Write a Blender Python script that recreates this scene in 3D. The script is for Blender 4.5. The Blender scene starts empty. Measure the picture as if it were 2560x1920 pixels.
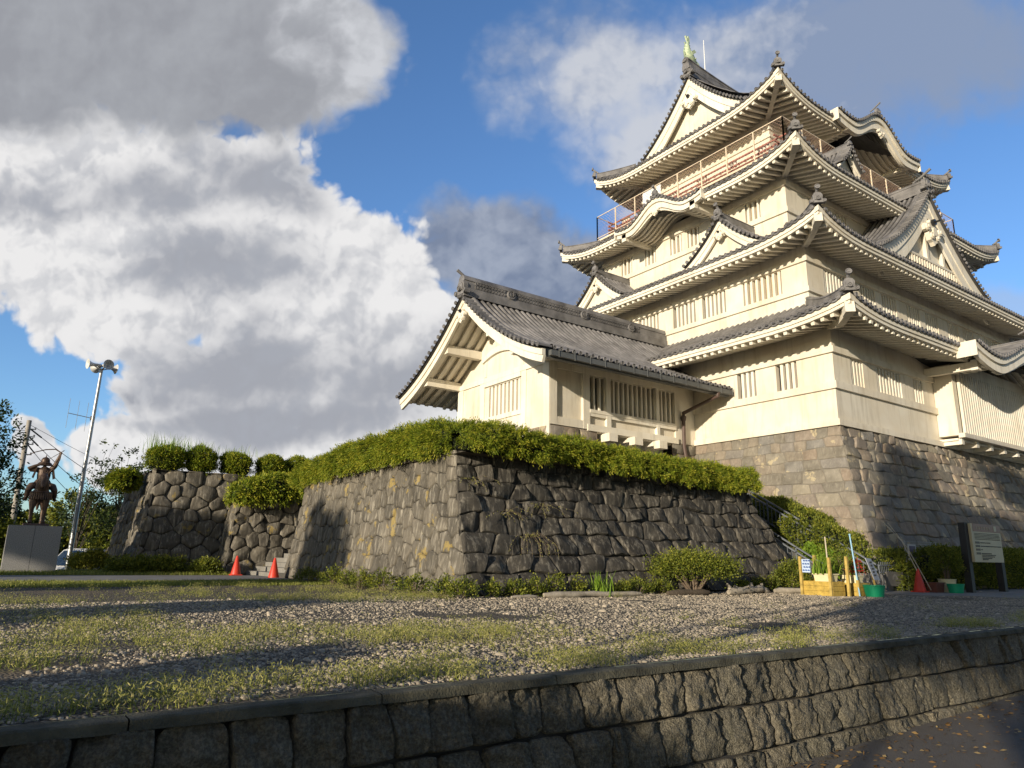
import bpy, math, random
import numpy as np
from mathutils import Vector, Matrix

# ------------------------------------------------------------------ camera
sc = bpy.context.scene
COL = sc.collection
cam = bpy.data.cameras.new('camera')
cam.sensor_width = 36.0
cam.lens = 1770.2 / 2560 * 36.0
cam.clip_start = 0.05
cam.clip_end = 20000
cam_o = bpy.data.objects.new('camera', cam)
COL.objects.link(cam_o)
_r = Vector((0.580347, 0.814188, 0.017179))
_u = Vector((0.183583, -0.15135, 0.971283))
_f = Vector((-0.793407, 0.560527, 0.237307))
EYE = Vector((0, 0, 0.87))
cam_o.matrix_world = Matrix(((_r.x, _u.x, -_f.x, EYE.x), (_r.y, _u.y, -_f.y, EYE.y), (_r.z, _u.z, -_f.z, EYE.z), (0, 0, 0, 1)))
sc.camera = cam_o

# ------------------------------------------------------------------ light
SUN = Vector((1.0, -2.9, 0.56)).normalized()
SUN_EL = math.asin(SUN.z)
SUN_AZ = math.atan2(SUN.x, SUN.y)
sun = bpy.data.lights.new('sun', 'SUN')
sun.energy = 5.0
sun.angle = math.radians(0.6)
sun.color = (1.0, 0.87, 0.68)
sun_o = bpy.data.objects.new('sun', sun)
COL.objects.link(sun_o)
sun_o.rotation_euler = SUN.to_track_quat('Z', 'Y').to_euler()
sc.view_settings.view_transform = 'Standard'
sc.view_settings.look = 'None'
sc.view_settings.exposure = 0.32
sc.view_settings.gamma = 1.0
sc.view_settings.use_curve_mapping = False
sc.cycles.max_bounces = 5
sc.cycles.diffuse_bounces = 3
sc.cycles.transparent_max_bounces = 6
sc.cycles.use_denoising = True


class NT:
    """short hand for building node trees"""
    def __init__(self, tree):
        self.t = tree
    def n(self, kind, **kw):
        nd = self.t.nodes.new('ShaderNode' + kind)
        ins = kw.pop('ins', {})
        for k, v in kw.items():
            setattr(nd, k, v)
        for k, v in ins.items():
            if isinstance(v, bpy.types.NodeSocket):
                self.t.links.new(v, nd.inputs[k])
            else:
                nd.inputs[k].default_value = v
        return nd
    def math(self, op, a, b=0.0, c=None, clamp=False):
        ins = {0: a, 1: b}
        if c is not None:
            ins[2] = c
        return self.n('Math', operation=op, use_clamp=clamp, ins=ins).outputs[0]
    def vmath(self, op, a, b=(0, 0, 0)):
        nd = self.n('VectorMath', operation=op, ins={0: a, 1: b})
        return nd.outputs['Value'] if op in ('DOT_PRODUCT', 'LENGTH', 'DISTANCE') else nd.outputs[0]
    def noise(self, vec, scale, detail=4.0, rough=0.55, dist=0.0, lac=2.0):
        nd = self.n('TexNoise', ins={'Scale': scale, 'Detail': detail, 'Roughness': rough, 'Distortion': dist, 'Lacunarity': lac})
        if vec is not None:
            self.t.links.new(vec, nd.inputs['Vector'])
        return nd.outputs['Fac']
    def noise2(self, vec, scale, detail=4.0, rough=0.55, dist=0.0):
        return self.n('TexNoise', noise_dimensions='2D', ins={'Scale': scale, 'Detail': detail, 'Roughness': rough, 'Distortion': dist, 'Vector': vec}).outputs['Fac']
    def ramp(self, fac, stops, interp='LINEAR'):
        nd = self.n('ValToRGB', ins={0: fac})
        cr = nd.color_ramp
        cr.interpolation = interp
        while len(cr.elements) < len(stops):
            cr.elements.new(0.5)
        for e, (p, c) in zip(cr.elements, stops):
            e.position = p
            e.color = (c, c, c, 1) if isinstance(c, (int, float)) else (*c, 1)
        return nd.outputs[0]
    def mix(self, fac, a, b, blend='MIX'):
        nd = self.n('Mix', data_type='RGBA', blend_type=blend)
        for k, v in ((0, fac), (6, a), (7, b)):
            if isinstance(v, bpy.types.NodeSocket):
                self.t.links.new(v, nd.inputs[k])
            else:
                nd.inputs[k].default_value = v if k == 0 else ((*v, 1) if len(v) == 3 else v)
        return nd.outputs[2]
    def mapr(self, v, a, b, c=0.0, d=1.0, smooth=False):
        return self.n('MapRange', interpolation_type='SMOOTHSTEP' if smooth else 'LINEAR', clamp=True,
                      ins={0: v, 1: a, 2: b, 3: c, 4: d}).outputs[0]


# ------------------------------------------------------------------ sky
def pix_dir(x, y):
    d = _f * 1770.2 + _r * (x - 1280) - _u * (y - 960)
    return d.normalized()

world = bpy.data.worlds.new('World')
sc.world = world
world.use_nodes = True
world.cycles.sampling_method = 'MANUAL'
world.cycles.sample_map_resolution = 256
W = NT(world.node_tree)
for nd in list(world.node_tree.nodes):
    if nd.type != 'OUTPUT_WORLD':
        world.node_tree.nodes.remove(nd)
out_w = [nd for nd in world.node_tree.nodes if nd.type == 'OUTPUT_WORLD'][0]
sky = W.n('TexSky', sky_type='NISHITA', sun_disc=False, sun_elevation=SUN_EL, sun_rotation=SUN_AZ,
          air_density=1.0, dust_density=0.4, ozone_density=2.2)
DIR = W.n('TexCoord').outputs['Generated']
_dn = W.vmath('NORMALIZE', DIR)
_df = W.vmath('DOT_PRODUCT', _dn, tuple(_f))
_dfm = W.math('MAXIMUM', _df, 0.08)
_qx = W.math('DIVIDE', W.vmath('DOT_PRODUCT', _dn, tuple(_r)), _dfm)      # tangent-plane coordinates round a fixed compass bearing
_qy = W.math('DIVIDE', W.vmath('DOT_PRODUCT', _dn, tuple(_u)), _dfm)
_qv = W.n('CombineXYZ', ins={0: _qx, 1: _qy, 2: 0.0}).outputs[0]
# irregular edges: warp the coordinates, then lay out the cloud masses seen that day
_wn = W.n('TexNoise', noise_dimensions='2D', ins={'Scale': 3.0, 'Detail': 5.0, 'Roughness': 0.55, 'Vector': _qv}).outputs['Color']
_ws = W.n('SeparateColor', ins={0: _wn})
_x = W.math('ADD', _qx, W.math('MULTIPLY', W.math('SUBTRACT', _ws.outputs[0], 0.5), 0.16))
_y = W.math('ADD', _qy, W.math('MULTIPLY', W.math('SUBTRACT', _ws.outputs[1], 0.5), 0.13))
def blob(px, py, a, b, gain=1.0):
    cx, cy, a, b = (px - 1280) / 1770.2, (960 - py) / 1770.2, a / 1770.2, b / 1770.2
    u = W.math('DIVIDE', W.math('SUBTRACT', _x, cx), a)
    v = W.math('DIVIDE', W.math('SUBTRACT', _y, cy), b)
    r2 = W.math('ADD', W.math('MULTIPLY', u, u), W.math('MULTIPLY', v, v))
    return W.math('MULTIPLY', W.math('SUBTRACT', 1.0, W.math('SQRT', r2)), gain)
def union(bs, k=0.2):
    o = bs[0]
    for b in bs[1:]:
        o = W.math('SMOOTH_MAX', o, b, k)
    return o
def puffs(vec):
    """cauliflower billows on several scales plus ragged fine detail"""
    wob = W.n('TexNoise', noise_dimensions='2D', ins={'Scale': 9.0, 'Detail': 4.0, 'Roughness': 0.6, 'Vector': vec}).outputs['Color']
    v2 = W.vmath('ADD', vec, W.vmath('MULTIPLY', W.vmath('SUBTRACT', wob, (0.5, 0.5, 0.5)), (0.075, 0.075, 0.0)))
    o = None
    for sc_, am in ((6.5, 0.30), (14.0, 0.21), (31.0, 0.13), (66.0, 0.07)):
        d = W.n('TexVoronoi', voronoi_dimensions='2D', feature='F1', ins={'Vector': v2, 'Scale': sc_}).outputs['Distance']
        t = W.math('MULTIPLY', W.math('SUBTRACT', 0.45, d), am * 1.6)
        o = t if o is None else W.math('ADD', o, t)
    f = W.math('MULTIPLY', W.math('SUBTRACT', W.noise2(vec, 4.6, 10.0, 0.62, 0.15), 0.5), 0.55)
    return W.math('ADD', o, f)
_p0 = puffs(_qv)
_p1 = puffs(W.vmath('ADD', _qv, (-0.010, 0.020, 0.0)))
_lit = W.math('SUBTRACT', _p0, _p1)                 # >0 on the side of a billow turned to the upper left
_soft = W.math('SUBTRACT', W.noise2(_qv, 3.2, 9.0, 0.62, 0.3), 0.5)
_sof2 = W.math('SUBTRACT', W.noise2(_qv, 3.6, 5.0, 0.5, 0.2), 0.5)
# upper grey deck
_A = union([blob(-50, 40, 800, 400), blob(480, 110, 480, 320), blob(800, 130, 240, 210), blob(620, 240, 250, 140)])
_dA = W.math('ADD', _A, W.math('MULTIPLY', _p0, 0.55))
_mA = W.mapr(_dA, 0.0, 0.36, 0, 1, True)
# heaped white cloud below it
_B = union([blob(60, 490, 600, 280), blob(480, 520, 330, 220), blob(640, 600, 300, 220), blob(860, 700, 270, 190), blob(1020, 780, 170, 140), blob(330, 735, 420, 140), blob(760, 920, 500, 175), blob(560, 1120, 480, 130), blob(980, 1090, 330, 120), blob(105, 1110, 60, 75), blob(400, 1140, 220, 95)])
_dB = W.math('ADD', _B, W.math('MULTIPLY', _p0, 0.75))
_mB = W.mapr(_dB, 0.02, 0.17, 0, 1, True)
_C = union([blob(1230, 620, 240, 150), blob(1480, 740, 420, 200)])
_mC = W.mapr(W.math('ADD', _C, W.math('MULTIPLY', _p0, 0.6)), 0.0, 0.45, 0, 0.93, True)
_D = union([blob(1480, 170, 290, 260), blob(1620, 380, 280, 220), blob(1950, 200, 520, 300), blob(2330, 100, 460, 270)])
_mD = W.mapr(W.math('ADD', _D, W.math('ADD', W.math('MULTIPLY', _p0, 0.5), W.math('MULTIPLY', _soft, 0.5))), 0.0, 0.62, 0, 0.88, True)
_mE = W.mapr(W.math('ADD', blob(2520, 730, 220, 60), W.math('MULTIPLY', _soft, 1.4)), 0.0, 0.8, 0, 0.45, True)
CLB = 4.9
def K(r, g, b):
    return (r * CLB, g * CLB, b * CLB)
# colour of the deck: grey, brighter towards its torn right edge
_ga = W.mapr(W.math('ADD', W.math('SUBTRACT', _dA, W.math('MULTIPLY', blob(900, 110, 260, 220), 0.75)), W.math('MULTIPLY', _soft, 0.9)), 0.0, 0.55, 0, 1, True)
_cA = W.mix(_ga, K(.80, .82, .87), K(.42, .435, .48))
_cA = W.mix(W.mapr(W.math('ADD', _soft, W.math('MULTIPLY', _lit, .5)), -.12, .2), _cA, K(.50, .52, .565))
# colour of the heap
_gb = union([blob(690, 470, 230, 90), blob(150, 500, 420, 75), blob(480, 670, 330, 90), blob(620, 900, 520, 130), blob(300, 960, 420, 70), blob(1000, 960, 260, 110), blob(760, 1040, 380, 60)], 0.15)
_gg = W.mapr(W.math('ADD', W.math('ADD', _gb, W.math('MULTIPLY', _sof2, 1.9)), W.math('MULTIPLY', _lit, -0.9)), -0.40, 0.85, 0, 1, True)
_gg = W.math('MULTIPLY', _gg, W.mapr(_dB, 0.08, 0.30, 0.15, 1))
_cB = W.mix(_gg, K(1.10, 1.09, 1.09), K(.49, .51, .57))
_cB = W.mix(W.mapr(_lit, -0.16, 0.06, 0.42, 0), _cB, K(.52, .55, .62))
_cC = W.mix(W.mapr(W.math('ADD', _soft, _lit), -0.18, 0.25), K(.27, .32, .44), K(.47, .52, .63))
_rw = W.mapr(W.math('ADD', blob(1560, 260, 420, 360), W.math('ADD', W.math('MULTIPLY', _soft, 1.2), _lit)), -0.1, 0.55)
_cD = W.mix(_rw, K(.36, .44, .61), K(.84, .86, .91))
# clear sky: Nishita, deepened to the blue of the photograph's exposure
SKYTINT = W.mix(1.0, sky.outputs[0], (0.92, 1.16, 1.50), 'MULTIPLY')
_up = W.vmath('DOT_PRODUCT', _dn, (0, 0, 1))
_s = W.mix(_mC, SKYTINT, _cC)
_s = W.mix(_mD, _s, _cD)
_s = W.mix(_mE, _s, K(.6, .66, .78))
_s = W.mix(_mB, _s, _cB)
_s = W.mix(_mA, _s, _cA)
# unseen broken cloud added behind the camera, its warm grey set to fill shadows
_b1 = W.mapr(W.noise(_dn, 2.2, 5.0, 0.58), 0.40, 0.54, 0, 0.95, True)
_bk = W.mix(W.math('MULTIPLY', _b1, W.mapr(_up, 0.0, 0.15)), SKYTINT, (0.25 * CLB, 0.232 * CLB, 0.21 * CLB))
SKYCOL = W.mix(W.mapr(_df, 0.15, 0.35), _bk, _s)
bg = W.n('Background', ins={0: SKYCOL, 1: 0.125})
world.node_tree.links.new(bg.outputs[0], out_w.inputs[0])


# ------------------------------------------------------------------ mesh helpers
class MB:
    """collects vertices and faces, built as one mesh object"""
    def __init__(self):
        self.v = []
        self.f = []
        self.t = None
    def add(self, vs, fs):
        o = len(self.v)
        self.v.extend(tuple(p) for p in vs)
        self.f.extend(tuple(i + o for i in f) for f in fs)
        return self
    def hexa(self, p):
        return self.add(p, [(0, 3, 2, 1), (4, 5, 6, 7), (0, 1, 5, 4), (1, 2, 6, 5), (2, 3, 7, 6), (3, 0, 4, 7)])
    def box(self, x0, x1, y0, y1, z0, z1):
        return self.hexa([(x0, y0, z0), (x1, y0, z0), (x1, y1, z0), (x0, y1, z0), (x0, y0, z1), (x1, y0, z1), (x1, y1, z1), (x0, y1, z1)])
    def bar(self, a, b, w, h, up=(0, 0, 1)):
        a = Vector(a); b = Vector(b)
        d = (b - a).normalized()
        s = d.cross(Vector(up))
        if s.length < 1e-4:
            s = d.cross(Vector((1, 0, 0)))
        s.normalize()
        t = s.cross(d).normalized()
        s = s * (w / 2); t = t * (h / 2)
        return self.hexa([a - s - t, a + s - t, b + s - t, b - s - t, a - s + t, a + s + t, b + s + t, b - s + t])
    def tube(self, pts, rad, n=8, cap=True):
        pts = [Vector(p) for p in pts]
        rs = rad if isinstance(rad, (list, tuple)) else [rad] * len(pts)
        o = len(self.v)
        prev = None
        for i, p in enumerate(pts):
            d = (pts[min(i + 1, len(pts) - 1)] - pts[max(i - 1, 0)])
            d.normalize()
            if prev is None:
                s = d.cross(Vector((0, 0, 1)))
                if s.length < 1e-3:
                    s = d.cross(Vector((1, 0, 0)))
            else:
                s = prev - d * prev.dot(d)
            s.normalize(); prev = s
            t = d.cross(s)
            for k in range(n):
                a = 2 * math.pi * k / n
                self.v.append(tuple(p + s * (math.cos(a) * rs[i]) + t * (math.sin(a) * rs[i])))
        for i in range(len(pts) - 1):
            for k in range(n):
                k2 = (k + 1) % n
                self.f.append((o + i * n + k, o + i * n + k2, o + (i + 1) * n + k2, o + (i + 1) * n + k))
        if cap:
            self.f.append(tuple(o + k for k in range(n)))
            self.f.append(tuple(o + (len(pts) - 1) * n + k for k in range(n)))
        return self
    def lathe(self, prof, c=(0, 0, 0), n=20, cap=True):
        o = len(self.v)
        for r, z in prof:
            for k in range(n):
                a = 2 * math.pi * k / n
                self.v.append((c[0] + r * math.cos(a), c[1] + r * math.sin(a), c[2] + z))
        for i in range(len(prof) - 1):
            for k in range(n):
                k2 = (k + 1) % n
                self.f.append((o + i * n + k, o + i * n + k2, o + (i + 1) * n + k2, o + (i + 1) * n + k))
        if cap:
            self.f.append(tuple(o + k for k in range(n)))
            self.f.append(tuple(o + (len(prof) - 1) * n + k for k in range(n)))
        return self
    def grid(self, fn, nu, nv):
        """fn(i, j) -> point for i in 0..nu, j in 0..nv"""
        o = len(self.v)
        for i in range(nu + 1):
            for j in range(nv + 1):
                self.v.append(tuple(fn(i, j)))
        m = nv + 1
        for i in range(nu):
            for j in range(nv):
                self.f.append((o + i * m + j, o + (i + 1) * m + j, o + (i + 1) * m + j + 1, o + i * m + j + 1))
        return self
    def prism(self, poly, fn, d0, d1):
        """polygon (u,v) list extruded from depth d0 to d1; fn(u, d, v) -> point"""
        o = len(self.v); n = len(poly)
        for d in (d0, d1):
            for u, v in poly:
                self.v.append(tuple(fn(u, d, v)))
        self.f.append(tuple(o + i for i in range(n)))
        self.f.append(tuple(o + n + i for i in reversed(range(n))))
        for i in range(n):
            j = (i + 1) % n
            self.f.append((o + i, o + j, o + n + j, o + n + i))
        return self
    def band(self, top, bot, fn, d0, d1):
        """a strip between two polylines of equal length (u, v), extruded from d0 to d1"""
        o = len(self.v); n = len(top)
        for d in (d0, d1):
            for u, v in top:
                self.v.append(tuple(fn(u, d, v)))
            for u, v in bot:
                self.v.append(tuple(fn(u, d, v)))
        A, Bq, Cq, D = o, o + n, o + 2 * n, o + 3 * n
        for i in range(n - 1):
            self.f.append((A + i, A + i + 1, Bq + i + 1, Bq + i))
            self.f.append((Cq + i, D + i, D + i + 1, Cq + i + 1))
            self.f.append((A + i, Cq + i, Cq + i + 1, A + i + 1))
            self.f.append((Bq + i, Bq + i + 1, D + i + 1, D + i))
        for i in (0, n - 1):
            self.f.append((A + i, Bq + i, D + i, Cq + i))
        return self
    def build(self, name, mat, parent=None, smooth=False, fix=True):
        me = bpy.data.meshes.new(name)
        off = world_loc(parent)
        v = np.array(self.v, dtype=float).reshape(-1, 3) - np.array(off)
        me.from_pydata(v.tolist(), [], self.f)
        return finish(name, me, mat, parent, smooth, self.t, fix)


def world_loc(o):
    l = Vector((0, 0, 0))
    while o is not None:
        l = l + o.location
        o = o.parent
    return l

def finish(name, me, mat, parent, smooth=False, tint=None, fix=True):
    if fix:
        import bmesh
        bm = bmesh.new(); bm.from_mesh(me)
        bmesh.ops.recalc_face_normals(bm, faces=bm.faces[:])
        bm.to_mesh(me); bm.free()
    me.materials.append(mat)
    if smooth:
        me.polygons.foreach_set('use_smooth', [True] * len(me.polygons))
        if smooth != 1:
            me.set_sharp_from_angle(angle=math.radians(smooth))
    if tint is not None:
        at = me.attributes.new('tint', 'FLOAT', 'POINT')
        at.data.foreach_set('value', np.asarray(tint, dtype=np.float32))
    ob = bpy.data.objects.new(name, me)
    COL.objects.link(ob)
    if parent is not None:
        ob.parent = parent
    return ob

def np_mesh(name, verts, faces, mat, parent=None, smooth=False, tint=None):
    """verts (n,3), faces (m,k) numpy arrays, all faces with k corners"""
    me = bpy.data.meshes.new(name)
    verts = np.asarray(verts, dtype=np.float32) - np.array(world_loc(parent), dtype=np.float32)
    n, k = faces.shape
    me.vertices.add(len(verts)); me.vertices.foreach_set('co', verts.ravel())
    me.loops.add(n * k); me.loops.foreach_set('vertex_index', faces.astype(np.int32).ravel())
    me.polygons.add(n)
    me.polygons.foreach_set('loop_start', np.arange(0, n * k, k, dtype=np.int32))
    me.polygons.foreach_set('loop_total', np.full(n, k, dtype=np.int32))
    me.update(calc_edges=True)
    return finish(name, me, mat, parent, smooth, tint, False)

def tag(o, label=None, cat=None, group=None, kind=None):
    for k, v in (('label', label), ('category', cat), ('group', group), ('kind', kind)):
        if v:
            o[k] = v
    return o

def thing(name, loc, label, cat, group=None):
    o = bpy.data.objects.new(name, None)
    COL.objects.link(o)
    o.location = loc
    o.empty_display_size = 0.3
    return tag(o, label, cat, group)

def kids(o):
    return [c for c in COL.objects if c.parent == o]

def copy_tree(o, parent=None):
    c = o.copy(); COL.objects.link(c); c.parent = parent
    for ch in kids(o):
        copy_tree(ch, c)
    return c


# ------------------------------------------------------------------ materials
def new_mat(name):
    m = bpy.data.materials.new(name)
    m.use_nodes = True
    t = NT(m.node_tree)
    p = m.node_tree.nodes['Principled BSDF']
    return m, t, p

def set_in(t, p, key, v):
    if isinstance(v, bpy.types.NodeSocket):
        t.t.links.new(v, p.inputs[key])
    else:
        p.inputs[key].default_value = (*v, 1) if isinstance(v, tuple) and len(v) == 3 else v

def simple(name, col, rough=0.6, var=0.15, scale=3.0, bump=0.0, bscale=40.0, metal=0.0, spec=0.4, col2=None, detail=5.0):
    m, t, p = new_mat(name)
    co = t.n('TexCoord').outputs['Object']
    fac = t.mapr(t.noise(co, scale, detail), 0.3, 0.7)
    a = tuple(c * (1 - var) for c in col)
    b = col2 if col2 else tuple(min(1, c * (1 + var)) for c in col)
    set_in(t, p, 'Base Color', t.mix(fac, a, b))
    p.inputs['Roughness'].default_value = rough
    p.inputs['Metallic'].default_value = metal
    p.inputs['Specular IOR Level'].default_value = spec
    if bump:
        bn = t.n('Bump', ins={'Strength': bump, 'Distance': 0.02, 'Height': t.noise(co, bscale, 6)})
        t.t.links.new(bn.outputs[0], p.inputs['Normal'])
    return m

def leafmat(name, c1, c2, c3=None, trans=0.25):
    m, t, p = new_mat(name)
    at = t.n('Attribute', attribute_name='tint').outputs['Fac']
    stops = [(0.0, c1), (1.0, c2)] if c3 is None else [(0.0, c1), (0.55, c2), (1.0, c3)]
    col = t.ramp(at, stops)
    set_in(t, p, 'Base Color', col)
    p.inputs['Roughness'].default_value = 0.55
    p.inputs['Specular IOR Level'].default_value = 0.25
    tr = t.n('BsdfTranslucent', ins={0: col})
    mx = t.n('MixShader', ins={0: trans, 1: p.outputs[0], 2: tr.outputs[0]})
    o = [n for n in m.node_tree.nodes if n.type == 'OUTPUT_MATERIAL'][0]
    m.node_tree.links.new(mx.outputs[0], o.inputs[0])
    return m

def stonemat(name, cols, rough=0.85, streak=0.0, stain=None, bump=0.35, nscale=2.2, coarse=0.0):
    """masonry: tone per stone from the tint attribute, mottling, streaks down the face"""
    m, t, p = new_mat(name)
    co = t.n('TexCoord').outputs['Object']
    at = t.n('Attribute', attribute_name='tint').outputs['Fac']
    base = t.ramp(at, [(i / (len(cols) - 1), c) for i, c in enumerate(cols)])
    n1 = t.noise(co, nscale, 8, 0.65)
    base = t.mix(t.mapr(n1, 0.3, 0.72), base, t.mix(1.0, base, (0.55, 0.55, 0.54), 'MULTIPLY'))
    if streak:
        mp = t.n('Mapping', ins={'Vector': co, 'Scale': (4.0, 4.0, 0.45)}).outputs[0]
        s = t.noise(mp, 2.5, 6, 0.7)
        base = t.mix(t.mapr(s, 0.5, 0.75, 0, streak), base, (0.5, 0.46, 0.38))
    if stain:
        n2 = t.noise(co, 1.5, 6, 0.62)
        base = t.mix(t.mapr(n2, 0.60, 0.635, 0, 0.75), base, stain)
    set_in(t, p, 'Base Color', base)
    p.inputs['Roughness'].default_value = rough
    p.inputs['Specular IOR Level'].default_value = 0.25
    h = t.math('ADD', t.noise(co, 9, 10, 0.7), t.math('MULTIPLY', t.noise(co, 55, 6, 0.6), 0.35))
    if coarse:
        vo = t.n('TexVoronoi', ins={'Vector': co, 'Scale': 55.0}).outputs['Distance']
        h = t.math('ADD', h, t.math('ADD', t.math('MULTIPLY', t.noise(co, 22, 8, 0.75), .65 * coarse), t.math('MULTIPLY', vo, 0.35)))
        base = t.mix(t.mapr(t.noise(co, 42, 6, .7), .42, .62), t.mix(1.0, base, (.5, .5, .5), 'MULTIPLY'), base)
        moss = t.mapr(t.noise(co, 2.1, 7, .65), .58, .74, 0, .45)
        base = t.mix(moss, base, (.055, .06, .025))
        set_in(t, p, 'Base Color', base)
    bn = t.n('Bump', ins={'Strength': bump, 'Distance': 0.05, 'Height': h})
    t.t.links.new(bn.outputs[0], p.inputs['Normal'])
    return m

def plastermat(name, col, warm):
    m, t, p = new_mat(name)
    co = t.n('TexCoord').outputs['Object']
    n1 = t.noise(co, 0.55, 6, 0.62)
    mp = t.n('Mapping', ins={'Vector': co, 'Scale': (1.6, 1.6, 0.16)}).outputs[0]
    n2 = t.noise(mp, 2.2, 6, 0.7)
    base = t.mix(t.mapr(n1, 0.38, 0.66, 0, 0.7), col, warm)
    base = t.mix(t.mapr(n2, 0.50, 0.74, 0, 0.6), base, tuple(c * 0.66 for c in warm))
    base = t.mix(t.mapr(t.noise(co, 0.22, 4, 0.6), 0.5, 0.7, 0, 0.35), base, tuple(c * 0.8 for c in warm))
    set_in(t, p, 'Base Color', base)
    p.inputs['Roughness'].default_value = 0.75
    p.inputs['Specular IOR Level'].default_value = 0.3
    bn = t.n('Bump', ins={'Strength': 0.12, 'Distance': 0.02, 'Height': t.noise(co, 22, 6)})
    t.t.links.new(bn.outputs[0], p.inputs['Normal'])
    return m

M = {}
M['plaster'] = plastermat('plaster', (0.73, 0.685, 0.585), (0.61, 0.53, 0.40))
M['trim'] = plastermat('painted trim', (0.76, 0.725, 0.635), (0.68, 0.61, 0.48))
M['blind'] = plastermat('blind panel', (0.40, 0.33, 0.22), (0.33, 0.26, 0.17))
M['dark'] = simple('window dark', (0.018, 0.018, 0.02), 0.3)
M['tile'] = simple('roof tile', (0.155, 0.15, 0.15), 0.5, 0.45, 1.6, 0.15, 60, spec=0.45)
M['tile_light'] = simple('ridge end tile', (0.17, 0.165, 0.165), 0.55, 0.3, 4.0, 0.2, 50)
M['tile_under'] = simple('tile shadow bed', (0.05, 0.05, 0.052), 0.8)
M['bronze_green'] = simple('verdigris bronze', (0.36, 0.50, 0.36), 0.6, 0.3, 6.0, 0.3, 30, col2=(0.55, 0.62, 0.42))
M['red'] = simple('red painted rail', (0.30, 0.11, 0.085), 0.6)
M['rail_cream'] = simple('cream painted steel', (0.66, 0.56, 0.42), 0.5)
M['mesh_wire'] = simple('mesh wire', (0.55, 0.38, 0.30), 0.5)
M['white'] = simple('white board', (0.75, 0.76, 0.76), 0.5, 0.05)

# ------------------------------------------------------------------ castle keep
CX, CY = -25.4, 39.15
HW = [(10.6, 13.05), (8.65, 11.1), (6.72, 9.16), (4.84, 7.27)]       # half sizes of the storeys
HE = [(12.65, 15.10), (10.55, 12.97), (8.78, 11.21), (7.15, 9.58)]   # half sizes of the eaves
ZF = [10.04, 14.90, 19.93, 25.06]                                    # fascia top
LIFT = [0.42, 0.66, 0.80, 0.92]
ZT = [12.13, 17.15, 22.1, None]                                      # where a roof meets the storey above
SIDES = (0, 1, 2, 3)

keep = thing('castle_keep', (CX, CY, 0), 'tall cream plastered castle keep of four storeys with grey tiled roofs on a stone base', 'castle')

def side_fn(side, hx, hy):
    """(s along eave, d inwards, z) -> world; half length of that side"""
    if side == 0:
        return (lambda s, d, z: (CX + s, CY - hy + d, z)), hx
    if side == 1:
        return (lambda s, d, z: (CX + hx - d, CY + s, z)), hy
    if side == 2:
        return (lambda s, d, z: (CX - s, CY + hy - d, z)), hx
    return (lambda s, d, z: (CX - hx + d, CY - s, z)), hy

def lift_at(s, half, d, lift, L=4.5):
    c = max(0.0, half - d - abs(s))
    return lift * max(0.0, (L - c) / L) ** 2.8

def concave(t):
    return 0.62 * t + 0.38 * t * t

class Roof:
    def __init__(self, i):
        self.i = i
        self.hx, self.hy = HE[i]
        self.zf = ZF[i]; self.lift = LIFT[i]
        self.over = HE[i][0] - HW[i][0]
        if i < 3:
            self.run = HE[i][0] - HW[i + 1][0]
            self.rise = ZT[i] - ZF[i] - 0.1
        else:
            self.run = self.hx
            self.rise = 5.45
    def prof(self, d):
        return self.rise * concave(max(0, d) / self.run) if d > 0 else 0.25 * d
    def zfas(self, s, half):
        return self.zf + lift_at(s, half, 0, self.lift)
    def ztile(self, s, half, d):
        t = min(1.0, max(0, d) / min(self.run, 4.0))
        return self.zf + 0.06 + self.prof(d) + lift_at(s, half, max(d, 0), self.lift) * (1 - t) ** 1.3

GAPS = {(3, 1): 3.3, (2, 0): 2.5, (0, 1): 5.2}   # eave left open under a curved gable: half width

def disc(mb, c, ax, r, n=10, thick=0.03):
    """a tile end: a disc with a raised ring, facing ax"""
    c = Vector(c); ax = Vector(ax).normalized()
    s = ax.cross(Vector((0, 0, 1)))
    if s.length < 1e-3:
        s = Vector((1, 0, 0))
    s.normalize(); t = s.cross(ax)
    o = len(mb.v)
    for rr, dd in ((r, -thick), (r, thick), (r * 0.78, thick), (r * 0.7, 0.0), (r * 0.35, 0.0), (r * 0.3, thick * .8)):
        for k in range(n):
            a = 2 * math.pi * k / n
            mb.v.append(tuple(c + ax * dd + s * (math.cos(a) * rr) + t * (math.sin(a) * rr)))
    for q in range(5):
        for k in range(n):
            k2 = (k + 1) % n
            mb.f.append((o + q * n + k, o + q * n + k2, o + (q + 1) * n + k2, o + (q + 1) * n + k))
    mb.f.append(tuple(o + 5 * n + k for k in range(n)))

def half_tube(mb, pts, side, r, up=(0, 0, 1)):
    """half round tile row along pts; side = sideways unit vector"""
    sv = Vector(side); uv = Vector(up)
    o = len(mb.v); m = 6
    for p in pts:
        p = Vector(p)
        for k in range(m):
            a = math.pi * k / (m - 1)
            mb.v.append(tuple(p + sv * (math.cos(a) * r) + uv * (math.sin(a) * r * 1.1)))
    for i in range(len(pts) - 1):
        for k in range(m - 1):
            mb.f.append((o + i * m + k, o + i * m + k + 1, o + (i + 1) * m + k + 1, o + (i + 1) * m + k))

def eave_lip(mb, P, s0, s1, d, z0, z1, n=4, sag=0.05, h=0.07):
    """hanging flat tile edge between two round tiles"""
    o = len(mb.v)
    for k in range(n + 1):
        t = k / n
        s = s0 + (s1 - s0) * t
        z = z0 + (z1 - z0) * t - sag * math.sin(math.pi * t)
        mb.v.append(tuple(P(s, d, z))); mb.v.append(tuple(P(s, d, z - h)))
        mb.v.append(tuple(P(s, d + .12, z + .01)))
    for k in range(n):
        a = o + 3 * k
        mb.f.append((a, a + 3, a + 4, a + 1)); mb.f.append((a, a + 2, a + 5, a + 3))

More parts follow.
